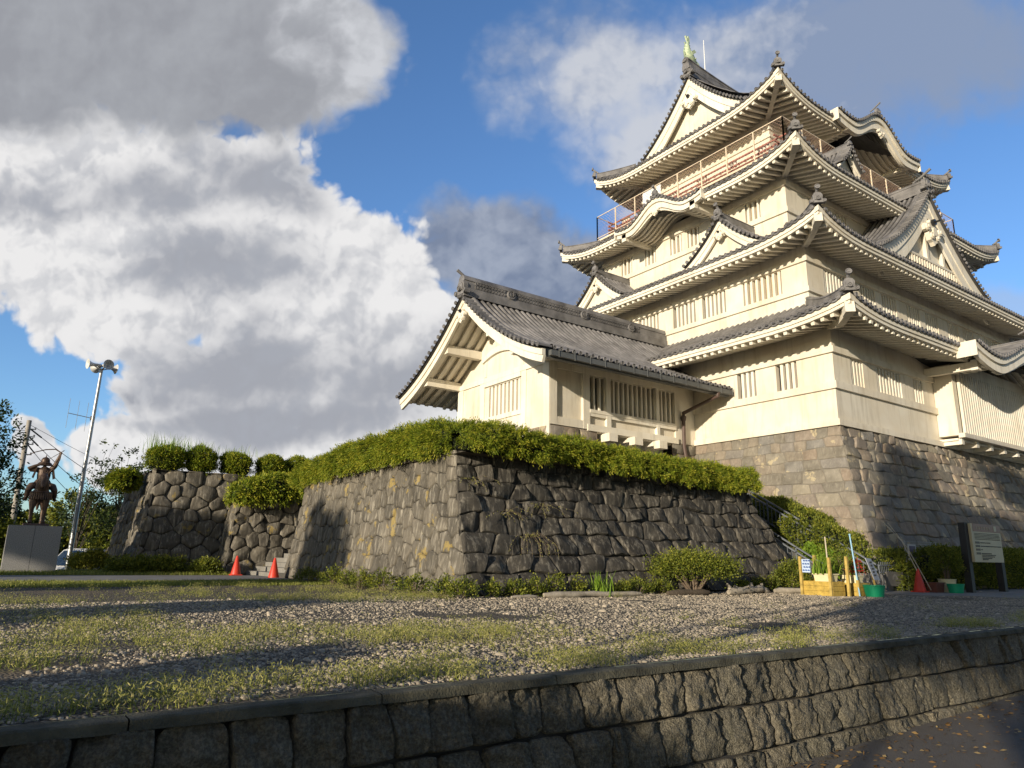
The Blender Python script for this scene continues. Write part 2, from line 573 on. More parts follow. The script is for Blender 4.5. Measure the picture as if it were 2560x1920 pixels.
def onigawara(name, pos, face, scale, parent, tall=True, mat='tile_light'):
    """ridge end ornament: crest board with scrolls, boss and an upturned round tile"""
    f = Vector(face); f.z = 0; f.normalize()
    s = Vector((-f.y, f.x, 0)); up = Vector((0, 0, 1))
    P = lambda u, d, v: Vector(pos) + s * (u * scale) - f * (d * scale) + up * (v * scale)
    mb = MB()
    poly = [(-.52, 0), (-.55, .16), (-.42, .24), (-.36, .2), (-.30, .3), (-.33, .55), (-.22, .72), (0, .78), (.22, .72), (.33, .55), (.30, .3), (.36, .2), (.42, .24), (.55, .16), (.52, 0)]
    mb.prism(poly, P, -.02, .24)
    inner = [(-.22, .2), (-.22, .52), (-.14, .63), (.14, .63), (.22, .52), (.22, .2)]
    mb.prism(inner, P, -.08, 0)
    disc(mb, P(0, -.12, .30), f, .14 * scale, 10, .05 * scale)
    for q in (-1, 1):
        disc(mb, P(q * .42, -.05, .13), f, .13 * scale, 8, .04 * scale)
    if tall:
        mb.tube([P(0, .5, .62), P(0, .2, .84), P(0, -.1, 1.10)], .095 * scale, 8)
        disc(mb, P(0, -.13, 1.13), f + up * .25, .19 * scale, 12, .05 * scale)
    else:
        mb.tube([P(0, .8, .8), P(0, .3, .98), P(0, -.25, 1.28)], [.06 * scale, .07 * scale, .085 * scale], 8)
    return mb.build(name, M[mat], parent)

def ridge_band(mb, pts, side, w, h, cap=True):
    """stacked ridge along pts (base points)"""
    sv = Vector(side)
    prof = [(-w * .5, -.08), (-w * .5, h * .35), (-w * .42, h * .38), (-w * .42, h * .7), (-w * .5, h * .72), (-w * .45, h * .86), (-w * .22, h), (w * .22, h), (w * .45, h * .86), (w * .5, h * .72), (w * .42, h * .7), (w * .42, h * .38), (w * .5, h * .35), (w * .5, -.08)]
    o = len(mb.v); m = len(prof)
    for p in pts:
        p = Vector(p)
        for a, b in prof:
            mb.v.append(tuple(p + sv * a + Vector((0, 0, b))))
    for i in range(len(pts) - 1):
        for k in range(m - 1):
            mb.f.append((o + i * m + k, o + i * m + k + 1, o + (i + 1) * m + k + 1, o + (i + 1) * m + k))
    mb.f.append(tuple(o + k for k in range(m)))
    mb.f.append(tuple(o + (len(pts) - 1) * m + k for k in range(m)))

def build_roof(i):
    R = Roof(i)
    tiles = MB(); bed = MB(); fas = MB(); raf = MB(); soff = MB()
    for side in SIDES:
        P, half = side_fn(side, R.hx, R.hy)
        gap = GAPS.get((i, side), 0)
        irim = (i == 3 and side in (0, 2))
        dmax = 1.75 if irim else (R.run if i < 3 else R.hx)
        # bed surface
        nd = 8
        nw = 44
        def bedp(a, b):
            d = -0.05 + (dmax + .05) * b / nd
            lim = half - max(d, 0) if not (i == 3 and side in (1, 3)) else max(half - max(d, 0), half - 2.0)
            s = (2 * a / nw - 1) * lim
            return P(s, d, R.ztile(s, half, d))
        bed.grid(bedp, nw, nd)
        # round tile rows
        pitch = 0.322
        n = int((half - .12) / pitch)
        axis = Vector(P(1, 0, 0)) - Vector(P(0, 0, 0))
        outw = Vector(P(0, -1, 0)) - Vector(P(0, 0, 0))
        for k in range(-n, n + 1):
            s = k * pitch
            if i == 3 and side in (1, 3):
                dm = dmax if abs(s) < half - 2.0 else half - abs(s)
            else:
                dm = min(dmax, half - abs(s))
            if gap and abs(s) < gap:
                d0 = .5
            else:
                d0 = -.07
            if dm < d0 + .1:
                continue
            m = 7
            pts = [P(s, d0 + (dm - d0) * q / m, R.ztile(s, half, d0 + (dm - d0) * q / m)) for q in range(m + 1)]
            half_tube(tiles, pts, axis, .078)
            if d0 < 0:
                c = P(s, -.08, R.ztile(s, half, -.07) + .012)
                disc(tiles, c, outw, .088)
                if k < n and not (gap and abs(s + pitch) < gap):
                    eave_lip(tiles, P, s, s + pitch, -.075, R.ztile(s, half, -.07), R.ztile(s + pitch, half, -.07))
        # fascia, soffit
        segs = [(-1.0, 1.0)] if not gap else [(-1.0, -gap / half), (gap / half, 1.0)]
        for w0, w1 in segs:
            ns = 30
            for (d0, d1, zt, zb) in ((0.0, .13, .02, -.21), (.06, .19, -.21, -.34)):
                o = len(fas.v)
                for a in range(ns + 1):
                    w = w0 + (w1 - w0) * a / ns
                    for d in (d0, d1):
                        s = w * (half - d) if abs(w) == 1 else max(-(half - d), min(half - d, w * half))
                        z = R.zfas(w * half, half)
                        fas.v.append(P(s, d, z + zt)); fas.v.append(P(s, d, z + zb))
                for a in range(ns):
                    q = o + 4 * a
                    fas.f += [(q, q + 4, q + 5, q + 1), (q + 1, q + 5, q + 7, q + 3), (q + 2, q + 3, q + 7, q + 6), (q, q + 2, q + 6, q + 4)]
                fas.f += [(o, o + 1, o + 3, o + 2), (o + 4 * ns, o + 4 * ns + 2, o + 4 * ns + 3, o + 4 * ns + 1)]
        ov = R.over + .15
        def sofp(a, b):
            d = .1 + (ov - .1) * b / 3
            s = (2 * a / 40 - 1) * (half - d)
            return P(s, d, R.zfas(s, half) * 1 - .28 + .25 * d + (0 if d < .2 else 0))
        if gap:
            for g0, g1 in ((-1, -gap / half), (gap / half, 1)):
                def sofq(a, b):
                    d = .1 + (ov - .1) * b / 3
                    w = g0 + (g1 - g0) * a / 20
                    s = max(-(half - d), min(half - d, w * half))
                    return P(s, d, R.zfas(s, half) - .28 + .25 * d)
                soff.grid(sofq, 20, 3)
        else:
            soff.grid(sofp, 40, 3)
        # rafters
        rp = 0.40
        nr = int((half - .35) / rp)
        for k in range(-nr, nr):
            s = (k + .5) * rp
            if gap and abs(s) < gap + .1:
                continue
            d1 = min(ov, half - abs(s) - .05)
            if d1 < .3:
                continue
            z = R.zfas(s, half)
            a = Vector(P(s, .16, z - .39)); b = Vector(P(s, d1, R.zfas(s, half) - .39 + .25 * (d1 - .16)))
            raf.bar(a, b, .15, .16)
    roof = tiles.build('roof', M['tile'], keep, smooth=40)
    roof['label'] = ['lowest', 'second', 'third', 'topmost'][i] + ' tiled roof of the keep'
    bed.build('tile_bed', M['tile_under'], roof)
    fas.build('fascia', M['trim'], roof)
    raf.build('rafters', M['trim'], roof)
    soff.build('soffit', M['plaster'], roof, fix=False)
    # corner beams, hip ridges, corner ornaments
    for qx, qy in ((1, -1), (-1, -1), (1, 1), (-1, 1)):
        zt = R.zf + R.lift
        cb = MB()
        def D(d, z):
            return Vector((CX + qx * (R.hx - d), CY + qy * (R.hy - d), z))
        pts = [D(.22, zt - .50), D(.55, zt - .58), D(1.1, zt - .62), D(R.over + .1, R.zf - .35 + .25 * R.over)]
        for a, b in zip(pts[:-1], pts[1:]):
            cb.bar(a, b, .26, .34)
        cb.bar(D(.10, zt - .46), D(.40, zt - .52), .34, .44)
        cb.build('corner_beam', M['trim'], roof)
        hr = MB()
        run = R.run if i < 3 else 2.0
        hp = []
        for k in range(10):
            d = .12 + (run - .12) * k / 9
            z = R.ztile((R.hx - d), R.hx, d) if False else R.zf + .06 + R.prof(d) + R.lift * (1 - min(1, d / min(R.run, 4.0))) ** 1.3
            hp.append(D(d, z + .02))
        sd = Vector((-qy, qx, 0)).normalized()
        ridge_band(hr, hp, sd, .34, .34)
        hr.build('hip_ridge', M['tile'], roof)
        onigawara('ridge_end_tile', D(-.02, R.zf + .1 + R.lift), (qx, qy, 0), .62, roof)
    return roof, R

# ------------------------------------------------------------------ masonry
from mathutils import noise as mnoise

def wav(x, seed):
    return mnoise.noise(Vector((x, seed * 7.31, seed * 1.7)))

def masonry(P, L, H, rows, wr, rng, relief=(.04, .10), rough=.02, gap=.02, n=6, wave=.0, tilt=.03, lean=.0, bow=None, skip=None, rnd=.25, nfreq=3.0, edge=10, facet=.03):
    """P(s01, v, out) -> world. L length in metres, H height; rows = list of row heights from the top down.
    returns verts, faces(n,4), tint"""
    V = []; F = []; T = []
    tot = sum(rows)
    edges = [H]
    for r_ in rows:
        edges.append(edges[-1] - r_ * H / tot)
    def bound(k, s):
        if k == 0:
            return H
        if k == len(rows):
            return 0.0
        b = edges[k] + wave * rows[k - 1] * (wav(s * L * .55 + 3.3 * k, k + 11) + .6 * wav(s * L * 1.7, k + 31))
        if bow:
            b += bow(s, edges[k] / H)
        return b
    for k in range(len(rows)):
        s = 0.0
        cuts = [0.0]
        while True:
            wd = rng.uniform(*wr) * (0.75 + .5 * rows[k] * len(rows) / tot)
            s += wd / L
            if s > 1 - .5 * wr[0] / L:
                break
            cuts.append(s)
        cuts.append(1.0)
        jit = [0.0] + [rng.uniform(-1, 1) * lean / L for _ in cuts[1:-1]] + [0.0]
        for a in range(len(cuts) - 1):
            s0, s1 = cuts[a], cuts[a + 1]
            if skip and skip((s0 + s1) / 2, (edges[k] + edges[k + 1]) / 2):
                continue
            j0, j1 = jit[a], jit[a + 1]
            rl = rng.uniform(*relief)
            ta = rng.uniform(-tilt, tilt); tb = rng.uniform(-tilt, tilt)
            tn = rng.random(); sd = rng.uniform(0, 50)
            o = len(V)
            gs = gap / L
            crn = [rng.uniform(.3, 1) * rnd for _ in range(4)]
            pl_ = [(rng.uniform(-1, 1), rng.uniform(-1, 1), rng.uniform(-.1, .5)) for _ in range(4)]
            smp = [-1, -.955] + [(-.88 + 1.76 * q / (n - 4)) for q in range(n - 3)] + [.955, 1]
            for i in range(n + 1):
                for j in range(n + 1):
                    x = smp[i]; y = smp[j]
                    cr = crn[(1 if x > 0 else 0) + (2 if y > 0 else 0)]
                    q = (abs(x) ** 5) * (abs(y) ** 5)
                    xx = x * (1 - cr * .45 * q); yy = y * (1 - cr * .45 * q)
                    tx = (xx + 1) / 2; ty = (yy + 1) / 2
                    jj0 = j0 * (2 * ty - 1); jj1 = j1 * (2 * ty - 1)
                    ss = (s0 + jj0 + gs * .5) * (1 - tx) + (s1 + jj1 - gs * .5) * tx
                    ss = min(1.0, max(0.0, ss))
                    vt = bound(k, ss) - gap * .5; vb = bound(k + 1, ss) + gap * .5
                    v = vb + (vt - vb) * ty
                    e = (1 - abs(x) ** edge) * (1 - abs(y) ** edge)
                    e = max(0.0, min(1.0, 2.2 * e)) ** .8
                    fac = min([0.0] + [(q2 - q0 * x - q1 * y) * facet for q0, q1, q2 in pl_])
                    p0 = P(ss, v, 0)
                    nz = mnoise.noise(Vector((p0[0] * nfreq + sd, p0[1] * nfreq, p0[2] * nfreq))) + .5 * mnoise.noise(Vector((p0[0] * nfreq * 2.7, p0[1] * nfreq * 2.7 + sd, p0[2] * nfreq * 2.7)))
                    rgg = abs(mnoise.noise(Vector((p0[0] * nfreq * 1.3 + sd * 2, p0[1] * nfreq * 1.3, p0[2] * nfreq * 1.3))))
                    out = -.05 * (1 - e) + e * (rl + ta * x + tb * y + fac + rough * nz - rough * 1.2 * rgg + (rough * .55 * mnoise.noise(Vector((p0[0] * nfreq * 7, p0[1] * nfreq * 7 + sd, p0[2] * nfreq * 7))) if n > 11 else 0))
                    V.append(tuple(P(ss, v, out))); T.append(tn)
            m = n + 1
            for i in range(n):
                for j in range(n):
                    F.append((o + i * m + j, o + (i + 1) * m + j, o + (i + 1) * m + j + 1, o + i * m + j + 1))
    return V, F, T

def clip_cell(poly, mx, my, nx, ny):
    """keep the side of the line through (mx,my) with normal (nx,ny) pointing outwards"""
    out = []
    for i in range(len(poly)):
        a = poly[i]; b = poly[(i + 1) % len(poly)]
        da = (a[0] - mx) * nx + (a[1] - my) * ny; db = (b[0] - mx) * nx + (b[1] - my) * ny
        if da <= 0:
            out.append(a)
        if (da < 0 < db) or (db < 0 < da):
            t = da / (da - db)
            out.append((a[0] + (b[0] - a[0]) * t, a[1] + (b[1] - a[1]) * t))
    return out

def polygonal(P, L, H, rows, wd, rng, jit=.32, relief=(.02, .06), gap=.016, bevel=.03, rough=.02, facet=.03, tilt=.012, nfreq=2.2, shear=0.0):
    """polygonal fitted masonry: cells of a jittered lattice. P(s01, v, out) -> world; returns verts, faces (triangles as quads), tint"""
    seeds = []
    rh = H / rows
    for k in range(-1, rows + 1):
        u = -wd + (k % 2) * wd * .5
        while u < L + wd:
            w_ = wd * rng.uniform(.65, 1.4)
            seeds.append((u + w_ / 2 + rng.uniform(-jit, jit) * wd * .4, (k + .5) * rh + rng.uniform(-jit, jit) * rh + shear * rh * math.sin(u * 1.1)))
            u += w_
    V = []; F = []; T = []
    asp = (wd / rh) * .9
    for a in range(len(seeds)):
        cx, cy = seeds[a]
        if not (-.2 * wd < cx < L + .2 * wd and -.2 * rh < cy < H + .2 * rh):
            continue
        poly = [(0, 0), (L, 0), (L, H), (0, H)]
        for b in range(len(seeds)):
            if a == b:
                continue
            dx, dy = seeds[b][0] - cx, seeds[b][1] - cy
            if abs(dx) > 3.2 * wd or abs(dy) > 3.2 * rh:
                continue
            nx, ny = dx / asp, dy * asp
            poly = clip_cell(poly, cx + dx / 2, cy + dy / 2, nx, ny)
            if len(poly) < 3:
                break
        if len(poly) < 3:
            continue
        mx = sum(p[0] for p in poly) / len(poly); my = sum(p[1] for p in poly) / len(poly)
        ring = []
        for i in range(len(poly)):
            p, q = poly[i], poly[(i + 1) % len(poly)]
            l_ = math.hypot(q[0] - p[0], q[1] - p[1])
            m = max(1, int(l_ / .11))
            for t in range(m):
                tt = (t + (.18 if t == 0 and m > 1 else 0)) / m
                ring.append((p[0] + (q[0] - p[0]) * tt, p[1] + (q[1] - p[1]) * tt))
        size = math.sqrt(max(.01, sum((p[0] - mx) ** 2 + (p[1] - my) ** 2 for p in ring) / len(ring)))
        rl = rng.uniform(*relief); tn = rng.random(); sd = rng.uniform(0, 60)
        ta, tb = rng.uniform(-tilt, tilt), rng.uniform(-tilt, tilt)
        pls = [(rng.uniform(-1, 1), rng.uniform(-1, 1), rng.uniform(-.1, .5)) for _ in range(4)]
        def put(u, v, k):
            s_ = min(1, max(0, u / L)); v = min(H, max(0, v))
            if k == 0:
                out = -.05
            else:
                x, y = (u - mx) / size, (v - my) / size
                p0 = P(s_, v, 0)
                nz = mnoise.noise(Vector((p0[0] * nfreq + sd, p0[1] * nfreq, p0[2] * nfreq))) + .5 * mnoise.noise(Vector((p0[0] * nfreq * 3, p0[1] * nfreq * 3 + sd, p0[2] * nfreq * 3)))
                fac = min([0.0] + [(c - a_ * x - b_ * y) * facet for a_, b_, c in pls])
                out = rl + ta * x + tb * y + rough * nz + fac - (bevel * .35 if k == 1 else 0)
            V.append(tuple(P(s_, v, out))); T.append(tn)
        o = len(V); n = len(ring)
        fr = [1 - gap / (size * 2), 1 - (gap + bevel) / (size * 1.3), .72, .48, .24]
        for k, f_ in enumerate(fr):
            for p in ring:
                put(mx + (p[0] - mx) * f_, my + (p[1] - my) * f_, k)
        put(mx, my, 9)
        for k in range(len(fr) - 1):
            for i in range(n):
                j = (i + 1) % n
                F.append((o + k * n + i, o + k * n + j, o + (k + 1) * n + j, o + (k + 1) * n + i))
        c = o + len(fr) * n; k = len(fr) - 1
        for i in range(0, n - 1, 2):
            F.append((o + k * n + i, o + k * n + i + 1, o + k * n + (i + 2) % n, c))
        if n % 2:
            F.append((o + k * n + n - 1, o + k * n, c, c)) if False else F.append((o + k * n + n - 1, o + k * n, o + k * n, c))
    F = [f for f in F]
    return V, F, T

def sheet(P, nu, nv, H, out):
    V = []; F = []
    for i in range(nu + 1):
        for j in range(nv + 1):
            V.append(tuple(P(i / nu, H * j / nv, out)))
    m = nv + 1
    for i in range(nu):
        for j in range(nv):
            F.append((i * m + j, (i + 1) * m + j, (i + 1) * m + j + 1, i * m + j + 1))
    return V, F

def join_np(parts):
    V = []; F = []; T = []
    for p in parts:
        o = len(V)
        V.extend(p[0]); F.extend(tuple(i + o for i in f) for f in p[1])
        T.extend(p[2] if len(p) > 2 else [0.5] * len(p[0]))
    return np.array(V), np.array(F), np.array(T)

M['stone_keep'] = stonemat('keep base stone', [(.21, .192, .16), (.28, .25, .20), (.30, .24, .185), (.245, .232, .212), (.34, .30, .225)], streak=.3, stain=(.46, .39, .25), bump=.45)
M['stone_shaded'] = stonemat('bastion stone', [(.046, .042, .037), (.068, .062, .053), (.084, .076, .064), (.056, .052, .045)], streak=.5, bump=.6)  # darker tone: shade of the grazing right face put into the colour
M['stone_lit'] = stonemat('sunlit bastion stone with lichen', [(.095, .086, .072), (.14, .126, .103), (.175, .155, .124), (.115, .104, .086)], streak=.7, stain=(.32, .24, .08), bump=.45)  # same stone in a lighter tone, sunlight put into its colour
M['stone_wall'] = stonemat('road wall stone', [(.22, .20, .15), (.29, .265, .20), (.34, .30, .22), (.25, .225, .165)], streak=.25, bump=1.0, nscale=6, coarse=1.0)
M['joint'] = simple('joint', (.035, .033, .03), .95, .3)
M['joint_light'] = simple('mortar joint', (.17, .155, .13), .95, .25)

# keep base
def kb(z):
    t = 6.09 - z
    return .27 * t + .024 * t * t
def base_P(side):
    hx, hy = HW[0]
    def P(s, v, out):
        b = kb(v)
        if side in (0, 2):
            x = (hx + b + out * 0) * (2 * s - 1)
            q = (CX + x, CY - hy - b - out * .96) if side == 0 else (CX - x, CY + hy + b + out * .96)
        else:
            y = (hy + b) * (2 * s - 1)
            q = (CX + hx + b + out * .96, CY + y) if side == 1 else (CX - hx - b - out * .96, CY - y)
        return (q[0], q[1], v + out * .27)
    return P
rng = random.Random(5)
parts = []
for side, L in ((0, 21.5), (1, 27.5)):
    P = base_P(side)
    rows = [.44, .42, .46, .44, .5, .46, .5, .48, .52, .5, .5, .48, .45]
    parts.append(masonry(P, L, 6.08, rows, (.36, .82), rng, relief=(.012, .04) if side == 0 else (.03, .10), rough=.014 if side == 0 else .05, facet=.012 if side == 0 else .07, gap=.022, n=7, wave=.20, tilt=.01 if side == 0 else .03, lean=.06, rnd=.2, edge=24))
Vk, Fk, Tk = join_np(parts)
kst = np_mesh('stone_base', Vk, Fk, M['stone_keep'], keep, tint=Tk)
parts = []
for side in SIDES:
    parts.append(sheet(base_P(side), 24, 12, 6.08, -.035))
Vk, Fk, Tk = join_np(parts)
np_mesh('mortar', Vk, Fk, M['joint_light'], kst)

# ------------------------------------------------------------------ storeys
def window(P, s0, s1, z0, z1, nb, kind, parent, dep=.24, bw=None):
    mb = MB()
    mb.grid(lambda i, j: P(s0 + (s1 - s0) * i, dep, z0 + (z1 - z0) * j), 1, 1)
    w = mb.build('window', M['dark' if kind == 'dark' else 'blind'], parent, fix=False)
    if nb:
        bars = MB()
        bw = bw or min(.13, (s1 - s0) / (2.1 * nb + 1))
        for k in range(nb):
            c = s0 + (s1 - s0) * (k + (.5 if kind != 'dark' else .62)) / nb
            if kind == 'dark':
                c = s0 + (s1 - s0) * (k + 1) / (nb + .75)
            pts = [(c - bw / 2, .035), (c + bw / 2, .035), (c + bw / 2, .20), (c - bw / 2, .20)]
            bars.hexa([P(a, d, z0) for a, d in pts] + [P(a, d, z1) for a, d in pts])
        bars.build('window_bars', M['trim'], w)
    return w

def wall_with_windows(mb, P, s0, s1, z0, z1, wins, dep=.24):
    """wall sheet from s0..s1, z0..z1 with recessed openings (all openings share sill and head)"""
    Q = lambda a, b, c, d, dd=(0, 0, 0, 0): mb.add([P(a, dd[0], c), P(b, dd[1], c), P(b, dd[2], d), P(a, dd[3], d)], [(0, 1, 2, 3)])
    if not wins:
        return Q(s0, s1, z0, z1)
    za, zb = wins[0][2], wins[0][3]
    Q(s0, s1, z0, za); Q(s0, s1, zb, z1)
    c = s0
    for w in sorted(wins):
        Q(c, w[0], za, zb)
        c = w[1]
        for a in (w[0], w[1]):
            mb.add([P(a, 0, za), P(a, dep, za), P(a, dep, zb), P(a, 0, zb)], [(0, 1, 2, 3)])
        for z in (za, zb):
            mb.add([P(w[0], 0, z), P(w[1], 0, z), P(w[1], dep, z), P(w[0], dep, z)], [(0, 1, 2, 3)])
    Q(c, s1, za, zb)

def mir(l, c):
    out = list(l)
    for a in l:
        m = (2 * c - a[1], 2 * c - a[0], *a[2:])
        if all(m[0] > b[1] + .05 or m[1] < b[0] - .05 for b in out):
            out.append(m)
    return out

WINS = {
    (0, 0): (7.88, 9.02, [(-19.38, -18.41, 3, 'dark'), (-17.40, -16.41, 3, 'dark')], CX),
    (0, 1): (7.92, 9.0, [(27.38, 28.33, 4, 'blind'), (29.39, 31.43, 8, 'blind'), (32.47, 33.38, 4, 'blind')], CY),
    (1, 0): (12.96, 14.13, [(-24.69, -23.16, 5, 'dark'), (-22.71, -21.22, 5, 'dark'), (-20.18, -18.04, 7, 'blind'), (-27.28, -25.75, 5, 'dark'), (-30.6, -29.2, 5, 'dark')], CX),
    (1, 1): (12.96, 14.13, [(29.42, 31.23, 7, 'blind'), (32.50, 33.92, 6, 'blind'), (34.48, 36.0, 6, 'blind'), (37.05, 38.44, 6, 'blind'), (39.03, 40.51, 6, 'blind'), (41.59, 42.96, 6, 'blind'), (43.52, 44.89, 6, 'blind'), (46.3, 48.2, 7, 'blind')], CY),
    (2, 0): (18.31, 19.42, [(-21.13, -20.20, 3, 'blind'), (-23.4, -22.5, 3, 'blind'), (-25.10, -24.24, 3, 'blind'), (-26.43, -25.52, 3, 'blind'), (-28.47, -27.57, 3, 'blind'), (-30.53, -29.59, 3, 'blind')], CX),
    (2, 1): (18.31, 19.42, [(32.05, 33.3, 4, 'blind'), (34.4, 35.6, 4, 'blind'), (42.7, 43.9, 4, 'blind'), (45.0, 46.2, 4, 'blind')], CY),
}
ZR = [(6.08, 10.30), (11.9, 15.22), (16.9, 20.25), (21.9, 25.35)]
BANDS = [[(6.08, 6.33, .11), (7.56, 7.86, .11), (9.04, 9.30, .11)], [(12.69, 12.92, .11), (14.16, 14.41, .11)], [(18.01, 18.28, .11), (19.47, 19.75, .11)], [(24.43, 24.62, .09), (23.95, 24.08, .09)]]
for i in range(4):
    hx, hy = HW[i]
    mb = MB()
    pend = []
    for side in SIDES:
        P, half = side_fn(side, hx, hy)
        c0 = CX if side == 0 else CY
        spec = WINS.get((i, side))
        wins = []
        if spec:
            z0, z1, lst, _ = spec
            for a, b, nb, kd in lst:
                wins.append((a - c0, b - c0, z0, z1))
                pend.append((P, a - c0, b - c0, z0, z1, nb, kd))
        wall_with_windows(mb, P, -half, half, ZR[i][0], ZR[i][1], wins)
        for z0, z1, pr in BANDS[i]:
            e = half + pr
            mb.hexa([P(-e, -pr, z0), P(e, -pr, z0), P(e - .1, .02, z0), P(-e + .1, .02, z0), P(-e, -pr, z1), P(e, -pr, z1), P(e - .1, .02, z1), P(-e + .1, .02, z1)])
    wl = mb.build('wall', M['plaster'], keep, fix=False)
    wl['label'] = ['lowest', 'second', 'third', 'topmost'][i] + ' plastered storey wall'
    for a in pend:
        window(*a, parent=keep)

roofs = [build_roof(i) for i in range(4)]

# ------------------------------------------------------------------ gables
def gprof(za, zb, w, k):
    return lambda u: za - (za - zb) * ((abs(u) / w) * (1 + k - k * abs(u) / w))

def gegyo(name, P, z, sc_, parent, boss=True, d=-.1):
    """carved pendant under a gable apex"""
    mb = MB()
    h = [(0, .12), (.16, .1), (.2, -.02), (.3, -.08), (.52, -.12), (.66, -.26), (.62, -.40), (.46, -.44), (.36, -.36), (.38, -.52), (.28, -.74), (.12, -.80), (0, -.92)]
    poly = h + [(-a, b) for a, b in reversed(h[1:-1])]
    Q = lambda u, dd, v: P(u * sc_, d + dd * sc_, z + v * sc_)
    mb.prism(poly, Q, 0, .16)
    for q in (-1, 1):
        for (a, b, r_) in ((.47, -.28, .14), (.2, -.58, .13)):
            mb.prism([(q * a + r_ * math.cos(t * .628), b + r_ * math.sin(t * .628)) for t in range(10)], Q, -.07, .02)
            mb.prism([(q * a + r_ * .5 * math.cos(t * .628), b + r_ * .5 * math.sin(t * .628)) for t in range(10)], Q, -.11, -.05)
    mb.prism([(.17 * math.cos(t * .628), -.38 + .17 * math.sin(t * .628)) for t in range(10)], Q, -.08, .02)
    o = mb.build(name, M['trim'], parent)
    if boss:
        b = MB()
        b.prism([(.13 * math.cos(t * 1.047), .0 + .13 * math.sin(t * 1.047)) for t in range(6)], Q, -.12, 0)
        b.prism([(.04 * math.cos(t * 1.047), .0 + .04 * math.sin(t * 1.047)) for t in range(6)], Q, -.30, 0)
        b.build('gable_boss', M['dark'], o if o.parent is not None and o.parent.parent is None else parent)
    return o

def gable(name, P, w, za, zb, back, parent, k=.4, bh=.34, tile=.29, rw=.3, rh=.34, orn=.6, gs=.6, panel_d=.3, ext=0.0, slope_tiles=True, front=-.14, tallorn=True, verge=.34, panel=True):
    z = gprof(za, zb, w, k)
    N = 26
    us = [-w + 2 * w * i / N for i in range(N + 1)]
    # tiled slopes
    tl = MB()
    def surf(i, j):
        u = us[i]
        return P(u, front + (back - front) * j, z(u))
    bedm = MB(); bedm.grid(surf, N, 1)
    bedm.grid(lambda i, j: P(us[i], front + .02 + (.4) * j, z(us[i]) - .07), N, 1)
    # verge tiles facing out
    lenq = [0]
    M_ = 200
    for i in range(M_):
        a = w * i / M_; b = w * (i + 1) / M_
        lenq.append(lenq[-1] + math.hypot(b - a, z(b) - z(a)))
    nv = int(lenq[-1] / tile)
    X = lambda u, d, v: Vector(P(u, d, v))
    fdir = X(0, -1, 0) - X(0, 0, 0)
    udir = X(1, 0, 0) - X(0, 0, 0)
    for q in (-1, 1):
        for kx in range(nv + 1):
            tgt = (kx + .4) * lenq[-1] / (nv + .4)
            ii = min(M_ - 1, max(0, next((a for a in range(M_) if lenq[a + 1] >= tgt), M_ - 1)))
            u = w * (ii + .5) / M_
            dz = (z(u + .01) - z(u)) / .01
            ang = math.atan(dz)
            sv = udir * (math.cos(ang) * q) + Vector((0, 0, math.sin(ang)))
            nv_ = udir * (-math.sin(ang) * q) + Vector((0, 0, math.cos(ang)))
            half_tube(tl, [X(q * u, front - .03, z(u) + .02), X(q * u, verge, z(u) + .03)], sv, .082, nv_)
            disc(tl, X(q * u, front - .05, z(u) + .045), fdir, .088)
        # slope tile rows
        if slope_tiles:
            nd = int((back - verge - .05) / tile)
            for kx in range(nd + 1):
                d = verge + .16 + kx * tile
                if d > back:
                    break
                pts = [P(q * w * t / 9, d, z(w * t / 9) + .02) for t in range(10)]
                half_tube(tl, pts, -fdir, .078, udir * q * .5 + Vector((0, 0, .86)))
                disc(tl, X(q * (w + .01), d, z(w) + .05), udir * q, .085)
            # edge row on the verge
            pts = [X(q * w * t / 9, verge, z(w * t / 9) + .06) for t in range(10)]
            half_tube(tl, pts, -fdir, .10, udir * q * .5 + Vector((0, 0, .86)))
    g = tl.build(name, M['tile'], parent, smooth=40)
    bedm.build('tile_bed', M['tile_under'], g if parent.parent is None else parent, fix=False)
    sub = g
    # white boards
    bd = MB()
    top = [(u, z(u) - .08) for u in us]
    b1 = [(u, z(u) - .08 - bh * .62) for u in us]
    b2 = [(u * .985, z(u) - .08 - bh * 1.25) for u in us]
    bd.band(top, b1, P, 0, .16)
    bd.band(b1, b2, P, .06, .18)
    bd.build('gable_board', M['trim'], sub)
    if panel:
        pn = MB()
        low = min(zb - .3, zb)
        poly = [(u, z(u) - .15) for u in us] + [(w, low - ext), (-w, low - ext)]
        n0 = len(us)
        o = 0
        for i in range(n0):
            pn.v.append(tuple(P(us[i], panel_d, z(us[i]) - .15))); pn.v.append(tuple(P(us[i], panel_d, low - ext)))
        for i in range(n0 - 1):
            pn.f.append((2 * i, 2 * i + 2, 2 * i + 3, 2 * i + 1))
        pn.build('gable_panel', M['plaster'], sub, fix=False)
    gegyo('gable_pendant', P, za - .08 - bh * 1.6, gs, sub)
    # ridge
    rg = MB()
    sd = udir
    ridge_band(rg, [P(0, front + .02, za + .03), P(0, back, za + .03)], sd, rw, rh)
    rg.build('ridge', M['tile'], sub)
    onigawara('ridge_end_tile', P(0, front, za + .05), fdir, orn, sub, tall=tallorn)
    return g

fA = lambda xc, yp: (lambda u, d, v: (xc + u, yp + d, v))
fB = lambda yc, xp: (lambda u, d, v: (xp - d, yc + u, v))

